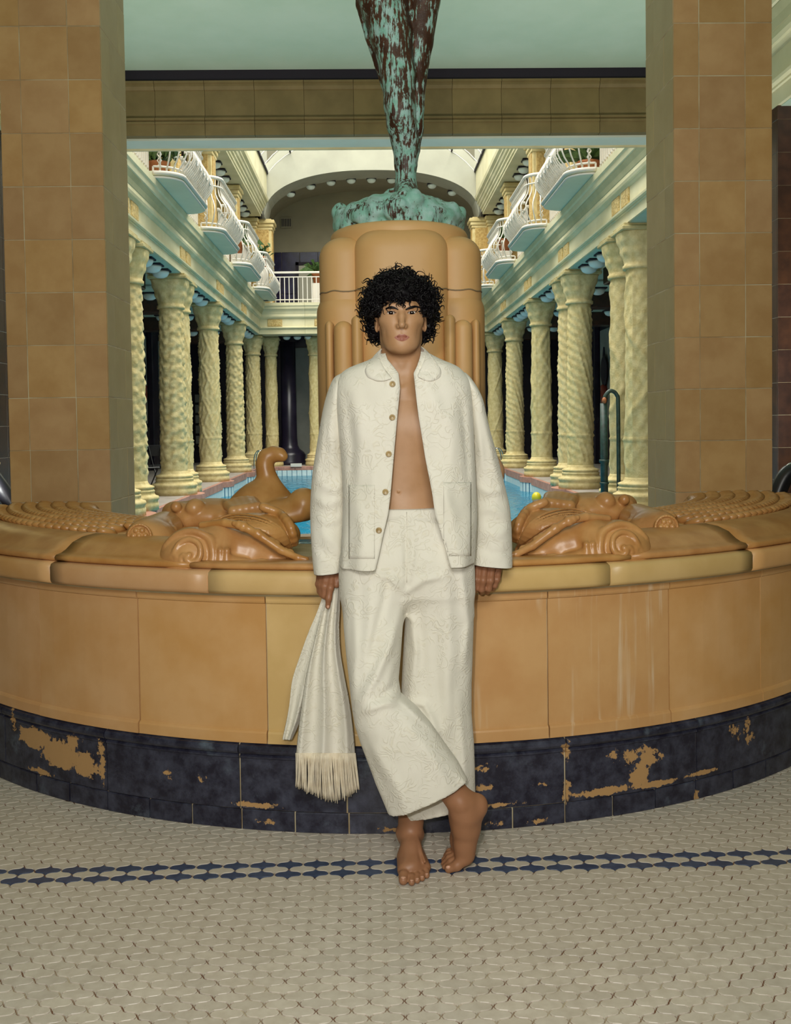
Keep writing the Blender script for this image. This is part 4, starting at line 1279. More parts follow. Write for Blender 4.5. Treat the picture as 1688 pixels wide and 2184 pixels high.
def balcony_proto(half=1.3, depth=.40):
    b = empty('iron_balcony')
    pl = rail_path(half, depth)
    out = np.r_[[(-.2, -half)], pl, [(-.2, half)]]
    obj('slab', merge(prism(out, .04, .10), prism(out * np.array([.93, .975]), -.0, .04)), m_slab, b)
    obj('slab_edge', tube(np.c_[pl, np.full(len(pl), .075)], .03, 6), m_iron, b, True)
    obj('slab_edge', tube(np.c_[pl * np.array([.94, .98]), np.full(len(pl), .015)], .018, 6), m_iron, b, True)
    ri = pl * np.array([.90, .975])
    obj('bottom_rail', tube(np.c_[ri, np.full(len(pl), .17)], .016, 6), m_iron, b, True)
    obj('top_rail', tube(np.c_[ri, np.full(len(pl), .10 + HB)], .032, 6, True), m_iron, b, True)
    obj('upper_rail', tube(np.c_[ri, np.full(len(pl), HB - .06)], .014, 6), m_iron, b, True)
    q, nr = resample(ri, 31)
    bal = None
    for i in range(1, 30):
        path = [(0, 0, .12 + HB * .93 * t) if False else (bulge(t), 0, .12 + HB * t) for t in np.linspace(0, 1, 12)]
        if bal is None:
            bal = obj('baluster', bar(path, .013, 5), m_iron, b, True)
            o = bal
        else:
            o = share('baluster', bal, b)
        o.location = (q[i, 0], q[i, 1], 0); o.rotation_euler[2] = math.atan2(nr[i, 1], nr[i, 0])
    for i in range(0, 31, 1):
        o = obj('foot_stud', box(-.012, .012, -.012, .012, .09, .17), m_iron, b) if i == 0 else share('foot_stud', st, b)
        st = o; o.location = (q[i, 0], q[i, 1], 0)
    # scroll ornaments: rings and diamonds
    for y in (-.62, -.3, 0, .3, .62):
        parts = []
        for rr in (.13, .08, .04):
            a = np.linspace(0, 2 * PI, 17)
            parts.append(bar([(ri[:, 0].max() + bulge(.42 + rr * math.sin(t) / HB), y + rr * math.cos(t), .12 + HB * .42 + rr * 1.3 * math.sin(t)) for t in a], .010, 4))
        obj('scroll_ornament', merge(*parts), m_iron, b, True)
    for yy in (-half + .05, half - .05):
        parts = []
        for k in range(4):
            z0 = .17 + k * .18
            parts.append(bar([(.12, yy, z0), (.06, yy, z0 + .09), (.12, yy, z0 + .18)], .010, 4)); parts.append(bar([(.06, yy, z0), (.12, yy, z0 + .09), (.06, yy, z0 + .18)], .010, 4))
        obj('lattice_ornament', merge(*parts), m_iron, b, True)
    return b
bp0 = balcony_proto(); used = False
YBAL = [(a + b) / 2 for a, b in zip(YCOL[:-1], YCOL[1:])]
for s, nm in ((-1, 'left'), (1, 'right')):
    for i, y in enumerate(YBAL):
        o = copy_tree(bp0) if used else bp0
        used = True
        o.location = (XC + s * 3.24, y, 5.0)
        o.rotation_euler[2] = 0 if s < 0 else PI
        tag(o, 'bulging white iron balcony on the %s, %s from the front' % (nm, rank[i]), 'balcony', 'white iron balconies over the pool')
o = copy_tree(bp0); o.location = (XC - .05, 30.06, 5.0); o.rotation_euler[2] = -PI / 2
tag(o, 'bulging white iron balcony in the middle of the rear gallery', 'balcony', 'white iron balconies over the pool')
for x0, x1, nm in ((-3.1, -1.36, 'left'), (1.26, 3.1, 'right')):
    r = tag(empty('gallery_railing', (XC, 30.15, 5.0)), 'straight white iron railing on the %s of the rear gallery' % nm, 'railing')
    obj('top_rail', cbox(x0, x1, -.03, .03, .86, .92, .01), m_iron, r)
    obj('rail', cbox(x0, x1, -.015, .015, .74, .77, .005), m_iron, r)
    obj('rail', cbox(x0, x1, -.015, .015, .07, .10, .005), m_iron, r)
    for x in np.arange(x0 + .06, x1, .135):
        obj('baluster', box(x - .012, x + .012, -.012, .012, 0, .76), m_iron, r)
for s, nm in ((-1, 'left'), (1, 'right')):        # straight rails between the balconies
    r = tag(empty('gallery_railing', (XC + s * 3.30, 22, 5.0)), 'straight white iron railing linking the balconies on the %s' % nm, 'railing')
    for y in YCOL[:]:
        a, b = y - 22 - .75, min(y - 22 + .75, 8.3)
        obj('top_rail', cbox(-.03, .03, a, b, .94, 1.0, .01), m_iron, r)
        obj('rail', cbox(-.012, .012, a, b, .12, .145, .004), m_iron, r)
        for yy in np.arange(a + .06, b, .13):
            obj('baluster', box(-.012, .012, yy - .012, yy + .012, 0, .95), m_iron, r)

# ---- plants on the balconies
def leafy(name, loc, rad, n, L, label, droop=.3, up=.6, seed=1, wide=.05):
    rs = np.random.RandomState(seed)
    e = tag(empty(name, loc), label, 'plant')
    obj('pot', lathe([(0, 0), (.13, 0), (.17, .26), (.19, .27), (.19, .31), (.15, .31), (.14, .27), (0, .27)], 14), m_pot, e, True)
    parts = []
    for i in range(n):
        a = rs.rand() * 2 * PI; el = up + rs.rand() * .9
        d = np.array([math.cos(a) * math.cos(el), math.sin(a) * math.cos(el), math.sin(el)])
        l = L * (.6 + .5 * rs.rand())
        b = np.array([0, 0, .28]) + np.array([rs.randn() * rad, rs.randn() * rad, abs(rs.randn()) * rad * 1.2])
        s = np.cross(d, [0, 0, 1]); s /= np.linalg.norm(s) + 1e-9
        p = [b, b + d * l * .5 + s * wide, b + d * l * .5 - s * wide, b + d * l + np.array([0, 0, -droop * l])]
        parts.append((np.array(p), [[0, 1, 3], [0, 3, 2]]))
    fo = obj('foliage', merge(*parts), m_leaf, e); tag(fo, kind='stuff')
    return e
leafy('potted_shrub', (-3.2, 15.6, 5.1), .15, 160, .32, 'dark bushy potted shrub behind the first balcony on the left', seed=2, wide=.07)
leafy('potted_palm', (3.45, 15.75, 5.1), .05, 60, .75, 'spiky potted palm behind the first balcony on the right', droop=.35, up=.35, seed=3, wide=.03)
leafy('potted_shrub', (-3.35, 26.0, 5.75), .12, 90, .5, 'grey-green trailing plant by the gallery pier on the left', droop=.7, seed=4, wide=.03)
leafy('potted_shrub', (3.5, 26.0, 5.75), .12, 90, .45, 'pale trailing plant by the gallery pier on the right', droop=.7, seed=5, wide=.04)
leafy('potted_fern', (-1.6, 31.6, 5.75), .1, 60, .6, 'arching fern before the pale door of the rear gallery', droop=.5, up=.2, seed=6, wide=.03)
leafy('potted_shrub', (-1.15, 31.2, 5.55), .1, 50, .35, 'small potted shrub beside the fern on the rear gallery', seed=7)
leafy('potted_shrub', (-3.1, 29.6, 5.95), .1, 40, .35, 'dark small shrub beside the left corner pier of the gallery', seed=8)
for x, y, z, lb in ((-3.35, 26.0, 5.75, 'trailing gallery plant on the left'), (3.5, 26.0, 5.75, 'trailing gallery plant on the right'), (-1.6, 31.6, 5.75, 'arching fern of the rear gallery'), (-1.15, 31.2, 5.55, 'small shrub beside the fern'), (-3.1, 29.6, 5.95, 'dark shrub by the left corner pier')):
    o = obj('plant_stand', cbox(-.17, .17, -.17, .17, 0, z - 5.0, .02), m_iron, None); o.location = (x, y, 5.0)
    tag(o, 'white square stand under the %s' % lb, 'stand', 'plant stands on the gallery')

# ---- poolside things
def hookpost():
    e = tag(empty('pool_shower', np.r_[W(1290, 1072, 14.6)[:2], ZD]), 'green pipe shower post with hooked top beside the right colonnade', 'shower')
    obj('pipe', merge(tube([(0, 0, 0), (0, 0, 1.48)], .055, 10), tube([(0, 0, .62), (0, 0, .66)], .075, 10), tube([(0, 0, .30), (0, 0, .33)], .068, 10)), m_green_pipe, e, True)
    obj('spout', tube(spline([(0, 0, 1.45), (0.02, 0, 1.58), (.10, 0, 1.66), (.19, 0, 1.60), (.21, 0, 1.40), (.21, 0, .12)], 40), .03, 8), m_green_pipe, e, True)
    obj('valve', ellip((0, -.03, 1.52), (.035, .05, .05), 10, 8), m_pot, e, True)
    obj('foot', cbox(.13, .29, -.08, .08, 0, .12, .01), m_green_pipe, e)
hookpost()
def ladder(loc, rz, label):
    e = tag(empty('pool_ladder', loc), label, 'ladder', 'chrome pool ladders')
    e.rotation_euler[2] = rz
    for y in (-.25, .25):
        obj('rail', tube(spline([(.30, y, .1), (.28, y, .5), (.17, y, .66), (.05, y, .5), (-.02, y, -.5)], 30), .014, 7), m_chrome, e, True)
    for z in (-.1, -.35):
        obj('step', cbox(-.05, .05, -.25, .25, z - .015, z + .015, .004), m_chrome, e)
ladder((3.25, 27.2, .0), 0, 'chrome pool ladder beside the right colonnade')
ladder((-2.98, 28.3, .0), PI, 'chrome pool ladder beside the left colonnade')
def chair(loc, rz, label):
    e = tag(empty('folding_chair', loc), label, 'chair', 'dark folding chairs on the left deck')
    e.rotation_euler[2] = rz
    obj('seat', cbox(-.2, .2, -.2, .2, .42, .45, .01), m_black, e)
    obj('backrest', cbox(-.2, .2, .22, .25, .62, .85, .01), m_black, e)
    for x in (-.19, .19):
        obj('leg', tube([(x, -.22, 0), (x, .05, .44), (x, .25, .86)], .014, 6), m_black, e)
        obj('leg', tube([(x, .24, 0), (x, -.15, .44)], .014, 6), m_black, e)
chair((W(309, 1010, 19.5)[0], 19.6, ZD), .7, 'dark folding chair on the left deck, nearer the tiled pillar')
chair((W(323, 1010, 20.5)[0] , 20.6, ZD), .3, 'dark folding chair on the left deck, farther from the pillar')

# handrails of the side stairs, the tap and its dark basin at the right edge
def handrail(pts, label, rim=None):
    pts = np.array(pts)
    e = tag(empty('handrail', pts.mean(0)), label, 'handrail', 'dark stair handrails')
    obj('rail', tube(pts - pts.mean(0), .055, 10), m_black, e, True)
    d = pts - pts.mean(0)
    obj('edge_strip', tube(d + np.array([0, 0, .052]), .012, 6), m_chrome, e, True)
    for i in (0, len(pts) - 1):
        obj('post', tube([d[i], [d[i, 0], d[i, 1], -pts.mean(0)[2]]], .025, 8), m_black, e, True)
handrail(spline([W(-60, 960, 7.2), W(-20, 1010, 7.2), W(8, 1048, 7.2), W(34, 1092, 7.2)], 14), 'dark sloping handrail at the left edge behind the tiled pillar')
handrail(spline([W(1760, 1000, 6.6), W(1700, 1004, 6.6), W(1680, 1012, 6.6), W(1664, 1040, 6.6), W(1648, 1090, 6.6)], 16), 'dark curved handrail at the right edge beside the brown wall')
p = W(1590, 1096, 5.2)
e = tag(empty('tap', W(1648, 1096, 5.15)), 'small chrome push tap at the right end of the basin rim', 'tap')
obj('stem', lathe([(0, -.01), (.045, -.01), (.045, 0), (.016, .004), (.014, .05), (.020, .055), (.020, .065), (0, .065)], 14), m_chrome, e, True)
obj('knob', ellip((0, 0, .072), (.024, .024, .014), 12, 8), m_chrome, e, True)
obj('spout', tube([(0, 0, .035), (-.04, -.02, .03), (-.045, -.022, .015)], .009, 7), m_chrome, e, True)
o = obj('black_bowl', lathe([(0, 0), (.20, 0), (.235, .02), (.245, .035), (.235, .037), (.20, .025), (0, .02)], 30), m_black, None, True)
o.location = W(1592, 1099, 5.05)
tag(o, 'flat black bowl lying on the basin rim beside the right pillar', 'bowl')

# swimmer with a yellow cap
m_skin2 = M('swimmer_skin', '#c49a7c', None, rough=.5)
S = Sculpt()
hp = W(1145, 1064, 17.4)
S.ell(hp, (.075, .09, .105), .01)
S.cap(hp + [0, 0, -.08], hp + [0, .03, -.2], .055, .065, .03)
S.chain([hp + [-.19, .05, -.24], hp + [0, .05, -.20], hp + [.19, .05, -.24]], .07, .05)
S.chain([hp + [0, .06, -.25], hp + [0, .1, -.6]], [.15, .13], .05)
S.chain([hp + [-.2, .05, -.24], hp + [-.3, -.1, -.36], hp + [-.25, -.35, -.3]], [.055, .042, .03], .03)
S.chain([hp + [.2, .05, -.24], hp + [.3, -.1, -.36], hp + [.25, -.35, -.3]], [.055, .042, .03], .03)
V, F = S.build(.010)
sw = mesh('person', V - hp, F, m_skin2, None, True); sw.location = hp
tag(sw, 'swimmer in a yellow cap with bare shoulders above the pool water', 'person')
obj('swim_cap', ellip((0, .005, .022), (.084, .098, .098), 20, 12), M('yellow_cap', '#d8c728', None, rough=.4), sw, True)
# ================================================================== THE MAN ON THE BASIN RIM
from mathutils.bvhtree import BVHTree
def skin_material():
    nt = NT('skin')
    v = nt.coords(objrand=False)
    c = nt.mix(nt.ramp(nt.noise(v, 14, 4), .35, .65), lin('#b58c68'), lin('#ab825c'))
    a = nt.n('ShaderNodeAttribute'); a.attribute_name = 'tone'
    sp = nt.n('ShaderNodeSeparateColor'); nt.l(a.outputs['Color'], sp.inputs[0])
    c = nt.mix(sp.outputs[0], c, lin('#99604f'))           # lips
    c = nt.mix(sp.outputs[1], c, lin('#946548'))           # browner hands and feet
    nt.color(c); nt.set(.48, .45)
    nt.b.inputs['Subsurface Weight'].default_value = .06
    nt.b.inputs['Subsurface Radius'].default_value = (.01, .004, .002)
    nt.bump(nt.noise(v, 220, 2), .06, .001)
    return nt.m
m_skin = skin_material()
m_hair = M('black_hair', '#0b080b', None, rough=.45, spec=.22)
m_eye = M('eye_white', '#cfc6ba', None, rough=.15)
m_iris = M('dark_brown_iris', '#1a0e08', None, rough=.1)
m_nail = M('nail', '#c99a80', None, rough=.3)
m_btn = M('horn_button', '#b39a68', '#8a7248', 60, .35)

def cloth_material(name, c1, c2, scale=24.0):
    nt = NT(name)
    v = nt.coords(objrand=False)
    nz = nt.n('ShaderNodeTexNoise'); nz.inputs['Scale'].default_value = scale; nz.inputs['Detail'].default_value = .6; nz.inputs['Distortion'].default_value = 1.6; nt.l(v, nz.inputs['Vector'])
    w = nt.math('PINGPONG', nt.math('MULTIPLY', nz.outputs['Fac'], 9.0), 1.0)
    w = nt.math('POWER', w, 4.0)
    gate = nt.ramp(nt.noise(v, 15, 2), .40, .54)
    w = nt.math('MULTIPLY', w, gate)
    c = nt.mix(nt.ramp(nt.noise(v, 5, 3), .3, .7), lin(c1), lin(c2))
    c = nt.mix(nt.math('MULTIPLY', w, .22), c, lin('#cfc29c'))
    nt.color(c); nt.set(.85, .25)
    nt.b.inputs['Sheen Weight'].default_value = .15
    h = nt.math('ADD', w, nt.math('MULTIPLY', nt.noise(v, 380, 2), .25))
    nt.bump(h, .45, .003)
    return nt.m
m_cloth = cloth_material('embroidered_cream_cotton', '#e4e0d4', '#dcd8ca')
m_fringe = M('cream_fringe', '#e6dcc6', '#d8cbb2', 40, .9)

# ---------------------------------------------------------------- body: head, neck, torso, hands and feet
Yh = 3.215
x0, z0 = W(858, 750, 3.13)[0], W(858, 750, 3.13)[2]
def hp_(dx, dz, dy): return np.array([x0 + dx, Yh - dy, z0 + dz])
B = Sculpt()
B.ell(hp_(0, .158, -.012), (.0735, .096, .088), .01)
B.ell(hp_(0, .095, .026), (.0635, .066, .102), .03)
B.ell(hp_(0, .050, .026), (.046, .055, .044), .03)
for s in (-1, 1):
    B.chain([hp_(s * .0535, .075, -.012), hp_(s * .0455, .042, .000), hp_(s * .020, .022, .050), hp_(s * .008, .018, .064)], [.012, .012, .012, .012], .026)
    B.ell(hp_(s * .046, .100, .052), (.019, .018, .013), .03)
    B.chain([hp_(s * .010, .1345, .080), hp_(s * .028, .1385, .078), hp_(s * .050, .134, .056)], [.008, .010, .010], .016)
B.ell(hp_(0, .020, .067), (.020, .0145, .0155), .024)
B.chain([hp_(0, .134, .080), hp_(0, .110, .0925), hp_(0, .0825, .1075)], [.0076, .0084, .0100], .012)
B.ell(hp_(0, .0800, .1090), (.0088, .0100, .0084), .006)
for s in (-1, 1):
    B.ell(hp_(s * .0108, .0768, .0960), (.0058, .0110, .0068), .004)
    B.ell(hp_(s * .0325, .1225, .1010), (.0175, .0165, .0098), .012, -1)
    B.ell(hp_(s * .050, .057, .072), (.013, .018, .021), .034, -1)
    B.ell(hp_(s * .022, .046, .052), (.024, .026, .028), .03)
    B.ell(hp_(s * .027, .086, .050), (.026, .036, .032), .025)
    B.ell(hp_(s * .0325, .1205, .0700), (.0146, .0142, .0142), .008)
    B.ell(hp_(s * .0062, .0690, .1010), (.0037, .0066, .0034), .002, -1)
# eyelid openings: lens shape where two circles overlap, cut straight back
def aperture(s):
    cx, cz = x0 + s * .0325, z0 + .1205
    def fn(x, y, z):
        dx = x - cx; dz = z - cz - s * dx * .06
        R = .0230
        a = np.sqrt(dx ** 2 + (dz + R - .0051) ** 2) - R
        b = np.sqrt(dx ** 2 + (dz - R + .0052) ** 2) - R
        return np.maximum(np.maximum(a, b), (y - (Yh - .0745)))
    return fn
for s in (-1, 1):
    c = hp_(s * .0325, .1205, .085)
    B.fn(aperture(s), c - [.016, .02, .007], c + [.016, .012, .007], .0012, -1)
    # upper-lid crease
    B.chain([hp_(s * .019, .1265, .0835), hp_(s * .0325, .1305, .0865), hp_(s * .047, .1250, .076)], .0011, .003, -1)
# lips
for s in (-1, 1):
    B.chain([hp_(s * .0235, .0455, .0745), hp_(s * .012, .0495, .0835), hp_(s * .0045, .0515, .0870), hp_(0, .0500, .0875)], [.0028, .0045, .0050, .0046], .004)
    B.chain([hp_(s * .0225, .0440, .0745), hp_(s * .011, .0400, .0835), hp_(0, .0385, .0868)], [.0032, .0058, .0066], .004)
B.chain([hp_(-.0245, .0450, .0785), hp_(-.012, .0452, .0900), hp_(0, .0448, .0940), hp_(.012, .0452, .0900), hp_(.0245, .0450, .0785)], .0014, .003, -1)
B.chain([hp_(0, .066, .099), hp_(0, .058, .0955)], .0022, .004, -1)
for s in (-1, 1):                                     # ears
    B.ell(hp_(s * .0765, .098, -.016), (.0075, .017, .029), .006, 1, [[math.cos(.3), -s * math.sin(.3), 0], [s * math.sin(.3), math.cos(.3), 0], [0, 0, 1]])
    B.ell(hp_(s * .084, .102, -.004), (.004, .009, .017), .004, -1)
# neck and torso
B.chain([hp_(0, .06, -.030), hp_(0, -.02, -.032), hp_(0, -.10, -.042)], [.058, .0585, .066], .02)
for s in (-1, 1):
    B.chain([hp_(s * .050, .045, -.028), hp_(s * .032, -.04, .004), hp_(s * .012, -.108, .020)], [.012, .013, .010], .02)
    B.chain([hp_(s * .014, -.112, .022), hp_(s * .07, -.104, .012), hp_(s * .15, -.090, -.03)], [.009, .008, .009], .016)
    B.chain([hp_(s * .03, -.04, -.06), hp_(s * .13, -.105, -.06), hp_(s * .178, -.135, -.055)], [.045, .048, .05], .04)
    B.ell(hp_(s * .078, -.235, .022), (.078, .040, .066), .03)
B.ell(hp_(0, -.105, .028), (.010, .012, .010), .02, -1)
B.ell(hp_(0, -.25, -.045), (.158, .108, .19), .04)
B.ell(hp_(0, -.45, -.035), (.135, .092, .21), .05)
B.ell(hp_(0, -.60, -.02), (.150, .105, .14), .05)
nav = hp_(-.016, -.440, .060)
B.ell(nav, (.0065, .006, .0055), .006, -1)
B.ell(nav + np.array([0, .004, .002]), (.0042, .004, .0035), .004)
zc = z0 - .045
Vh, Fh = B.build(.00135, (x0 - .10, Yh - .13, zc), (x0 + .10, Yh + .12, z0 + .26), 2)

def px(x, y, Y): return W(x, y, Y)
H = Sculpt()                                            # his right hand, holding the scarf against the coping
k = .007
H.chain([px(700, 1150, 3.33), px(703, 1205, 3.30)], [.034, .027], .02)
H.chain([px(703, 1205, 3.30), px(704, 1228, 3.272)], [.027, .026], .02)
H.ell(px(700, 1230, 3.275), (.030, .022, .022), .015)
for pts, r in (
    ([(681, 1229, 3.275), (678.5, 1246, 3.250), (682, 1262, 3.252), (690, 1266, 3.268)], [.0095, .0085, .0078, .007]),
    ([(687.5, 1226, 3.262), (684.5, 1248, 3.240), (687, 1268, 3.244), (695, 1272, 3.262)], [.0105, .0092, .0085, .0075]),
    ([(696, 1225, 3.252), (692, 1250, 3.232), (692.5, 1271, 3.236), (699, 1277, 3.256)], [.0110, .0098, .009, .008]),
    ([(708, 1228, 3.250), (705, 1254, 3.226), (701.5, 1276, 3.224), (699.5, 1294, 3.230)], [.0120, .0112, .0100, .0080]),
    ([(716, 1220, 3.275), (722, 1236, 3.250), (718, 1248, 3.240)], [.015, .012, .010])):
    H.chain([px(*p) for p in pts], r, k)
H2 = Sculpt()                                           # his left hand, fingers bent over the coping
H2.chain([px(1050, 1140, 3.35), px(1044, 1190, 3.315)], [.034, .027], .02)
H2.chain([px(1044, 1190, 3.315), px(1041, 1212, 3.29)], [.027, .027], .02)
H2.ell(px(1040, 1212, 3.288), (.046, .022, .018), .015)
for pts, r in (
    ([(1019, 1214, 3.262), (1016.5, 1236, 3.244), (1013.5, 1254, 3.252), (1013, 1261, 3.285)], [.0120, .0110, .0100, .009]),
    ([(1034, 1212, 3.258), (1031, 1238, 3.238), (1027.5, 1257, 3.248), (1027, 1264, 3.285)], [.0125, .0112, .0103, .009]),
    ([(1050, 1213, 3.262), (1047, 1238, 3.242), (1043, 1256, 3.252), (1040, 1263, 3.285)], [.0120, .0108, .0098, .009]),
    ([(1064, 1217, 3.272), (1061, 1236, 3.256), (1056, 1249, 3.264), (1051, 1257, 3.290)], [.0105, .0094, .0085, .008]),
    ([(1022, 1203, 3.300), (1009, 1216, 3.290), (1008, 1230, 3.292)], [.015, .0115, .009])):
    H2.chain([px(*p) for p in pts], r, k)
T = Sculpt()                                            # standing foot
T.chain([px(880, 1660, 3.185), px(877, 1750, 3.175), np.array([.1045, 3.178, .075])], [.044, .0365, .036], .02)
T.chain([np.array([.1045, 3.178, .075]), np.array([.108, 3.215, .034])], [.034, .031], .02)
T.chain([np.array([.1045, 3.165, .085]), np.array([.106, 3.11, .056]), np.array([.106, 3.05, .032])], [.034, .030, .022], .02)
T.chain([np.array([.086, 3.11, .030]), np.array([.082, 3.045, .024])], [.026, .0225], .025)
T.chain([np.array([.128, 3.15, .022]), np.array([.146, 3.070, .0195])], [.022, .0185], .025)
T.chain([np.array([.110, 3.20, .022]), np.array([.114, 3.06, .020])], [.022, .02], .03)
for s, a, z in ((-1, .066, .088), (1, .143, .078)):
    T.ell(np.array([.1045 + s * .033, 3.178, z]), (.010, .012, .012), .015)
toes = []
for a, b, r1, r2 in (((.081, 3.035, .0195), (.0765, 2.996, .0145), .0165, .0140), ((.1035, 3.032, .016), (.1015, 2.988, .0112), .0105, .0100), ((.1195, 3.042, .015), (.119, 3.001, .0105), .0098, .0092), ((.134, 3.052, .014), (.1345, 3.015, .010), .0094, .0088), ((.148, 3.065, .0135), (.1495, 3.034, .0098), .0094, .0088)):
    a = np.array(a); b = np.array(b); m = (a + b) / 2 + np.array([0, 0, .0035])
    T.chain([a, m, b], [r1, (r1 + r2) / 2, r2], .005); toes.append((b, r2))
for d in (-.006, .006, .016): T.chain([np.array([.106 + d, 3.13, .087]), np.array([.104 + d * 2.6, 3.05, .046])], .0035, .012)
T2 = Sculpt()                                           # crossed foot, up on its toes
YF = 3.055
T2.chain([px(915, 1620, YF), px(966, 1688, YF), px(984, 1712, YF)], [.042, .038, .040], .02)
T2.ell(px(1019, 1716, YF + .01), (.031, .030, .034), .03)
T2.chain([px(985, 1712, YF), px(992, 1738, YF + .005), px(991, 1766, YF + .012), px(989, 1800, YF + .02), px(988, 1828, YF + .025)], [.041, .041, .035, .027, .0255], .02)
T2.chain([px(1014, 1728, YF + .02), px(1004, 1770, YF + .02), px(998, 1822, YF + .025)], [.026, .020, .019], .03)
T2.chain([px(976, 1735, YF + .04), px(978, 1790, YF + .07), px(976, 1822, YF + .065)], [.026, .020, .016], .03)
T2.ell(px(983, 1716, YF - .032), (.013, .010, .014), .018)
toes2 = []
for a, m, b, r1, r2 in (((988, 1834, 3.070), (975, 1846, 3.068), (958, 1853, 3.072), .0190, .0135), ((980, 1828, 3.090), (962, 1838, 3.086), (949, 1849, 3.092), .0120, .0092), ((976, 1822, 3.105), (958, 1830, 3.102), (946.5, 1842, 3.108), .0112, .0088), ((972, 1817, 3.120), (957, 1823, 3.118), (947, 1834, 3.124), .0104, .0085), ((968, 1812, 3.135), (958, 1816, 3.133), (951, 1825, 3.138), .0098, .0082)):
    T2.chain([px(*a), px(*m), px(*b)], [r1, (r1 + r2) / 2, r2], .005)
    toes2.append((px(*b), r2))
LIMB = Sculpt()                                         # arms and legs inside the clothes tie hands and feet to the trunk
LIMB.chain([hp_(-.172, -.138, -.050), px(700, 1005, 3.30), px(700, 1150, 3.30)], [.050, .040, .033], .03)
LIMB.chain([hp_(.172, -.138, -.050), px(1046, 1005, 3.305), px(1050, 1140, 3.32)], [.050, .040, .033], .03)
LIMB.chain([hp_(-.080, -.62, .01), px(800, 1300, 3.125), px(798, 1480, 3.065), px(915, 1620, YF)], [.080, .070, .054, .042], .03)
LIMB.chain([hp_(.080, -.62, .01), px(935, 1300, 3.20), px(925, 1480, 3.205), px(880, 1660, 3.185)], [.080, .070, .056, .044], .03)
for q in (LIMB, H, H2, T, T2): B.ops += q.ops
Vt, Ft = B.build(.0022, (x0 - .30, 2.955, -.004), (x0 + .37, 3.405, zc + .003), 2)
V, F = merge((Vh, Fh), (Vt, Ft))
foot = W(880, 1830, 3.15); org = np.array([.105, 3.15, 0.0])
man = mesh('person', V - org, F, m_skin, None, True); man.location = org
tag(man, 'barefoot young man with black curls leaning on the basin rim, ankles crossed', 'person')
# tone attribute: lips, and the browner hands and feet
tone = np.zeros((len(V), 4)); tone[:, 3] = 1
n0 = len(Vh)
dx = np.abs(Vh[:, 0] - x0); dz = Vh[:, 2] - z0; dy = Yh - Vh[:, 1]
upz = .0548 - .0022 * np.exp(-(dx / .003) ** 2) - .0105 * np.clip(dx / .0245, 0, 1.2) ** 1.6
loz = .0315 + .0128 * np.clip(dx / .0245, 0, 1.2) ** 2.2
e = np.minimum(upz - dz, dz - loz)
tone[:n0, 0] = np.clip(e / .0016 + .4, 0, 1) * (dx < .0262) * (dy > .06)
ox = np.abs(Vt[:, 0] - x0)
tone[n0:, 1] = np.maximum(.8 * np.clip((.40 - Vt[:, 2]) / .05, 0, 1), 1.0 * ((Vt[:, 2] > .70) & (Vt[:, 2] < .95) & (ox > .135)))
att = man.data.color_attributes.new('tone', 'FLOAT_COLOR', 'POINT')
att.data.foreach_set('color', tone.astype(np.float32).ravel())
for b, r in toes:
    obj('toenail', move(ellip((0, 0, 0), (r * .62, r * .55, r * .22), 10, 6), b - org + np.array([0, -r * .45, r * .82])), m_nail, man, True)
def kid(name, VF, mat, parent=None, smooth=True):
    return obj(name, (np.asarray(VF[0]) - org, VF[1]), mat, parent or man, smooth)
kid('thumbnail', move(ellip((0, 0, 0), (.0052, .0024, .0075), 10, 6), px(700, 1293, 3.2225)), m_nail)
kid('toenail', move(ellip((0, 0, 0), (.009, .004, .006), 10, 6), px(957, 1850, 3.062)), m_nail)
for s in (-1, 1):
    c = hp_(s * .0325, .1205, .0700)
    e = kid('eyeball', ellip(c, (.0128, .0128, .0128), 24, 16), m_eye)
    d = _n(np.array([0, 0.02, 1.45]) - c)
    ci = c + d * .0104
    rr = np.array(Vector(d).to_track_quat('Z', 'Y').to_matrix())
    kid('iris', (lathe([(0, .0034), (.0030, .0032), (.0054, .0024), (.0069, .0011)], 20)[0] @ rr.T + ci, lathe([(0, .0034), (.0030, .0032), (.0054, .0024), (.0069, .0011)], 20)[1]), m_iris, e)
tree = BVHTree.FromPolygons(V.tolist(), F if isinstance(F, list) else F.tolist())
def hit(x, y, tr=None, lift=0.0):
    d = RW @ np.array([(x - PX) / FPX, (y - PY) / FPX, 1.0]); d = d / np.linalg.norm(d)
    h = (tr or tree).ray_cast(Vector((0, 0, EYE)), Vector(d))
    if h[0] is None: return None
    return np.array(h[0]) - d * lift
for line in ([(823, 659), (829, 656.5), (836, 655.5), (843, 657), (850, 660.5)], [(865.5, 660.5), (872, 657.5), (880, 655), (888, 653.8), (897, 656.5)]):
    for k2, off in enumerate((-1.6, -.5, .7, 1.8)):
        pts = [hit(x, y + off * (1 - abs(i - 5) / 9), None, .0004) for i, (x, y) in enumerate(spline(line, 12))]
        kid('eyebrow', tube(pts, np.r_[np.linspace(.0010, .0021, 6), np.linspace(.0021, .0007, 6)], 6), m_hair)
for s in (-1, 1):                                      # dark lash line
    pts = []
    for t in np.linspace(-1, 1, 11):
        xx = 858 + s * 22.3 + t * 10.2
        yy = 667.3 - 3.6 * (1 - t * t) - s * t * .5
        q = hit(xx, yy - .4, None, .0004)
        if q is not None: pts.append(q)
    kid('eyelashes', tube(pts, .0008, 5), m_hair)

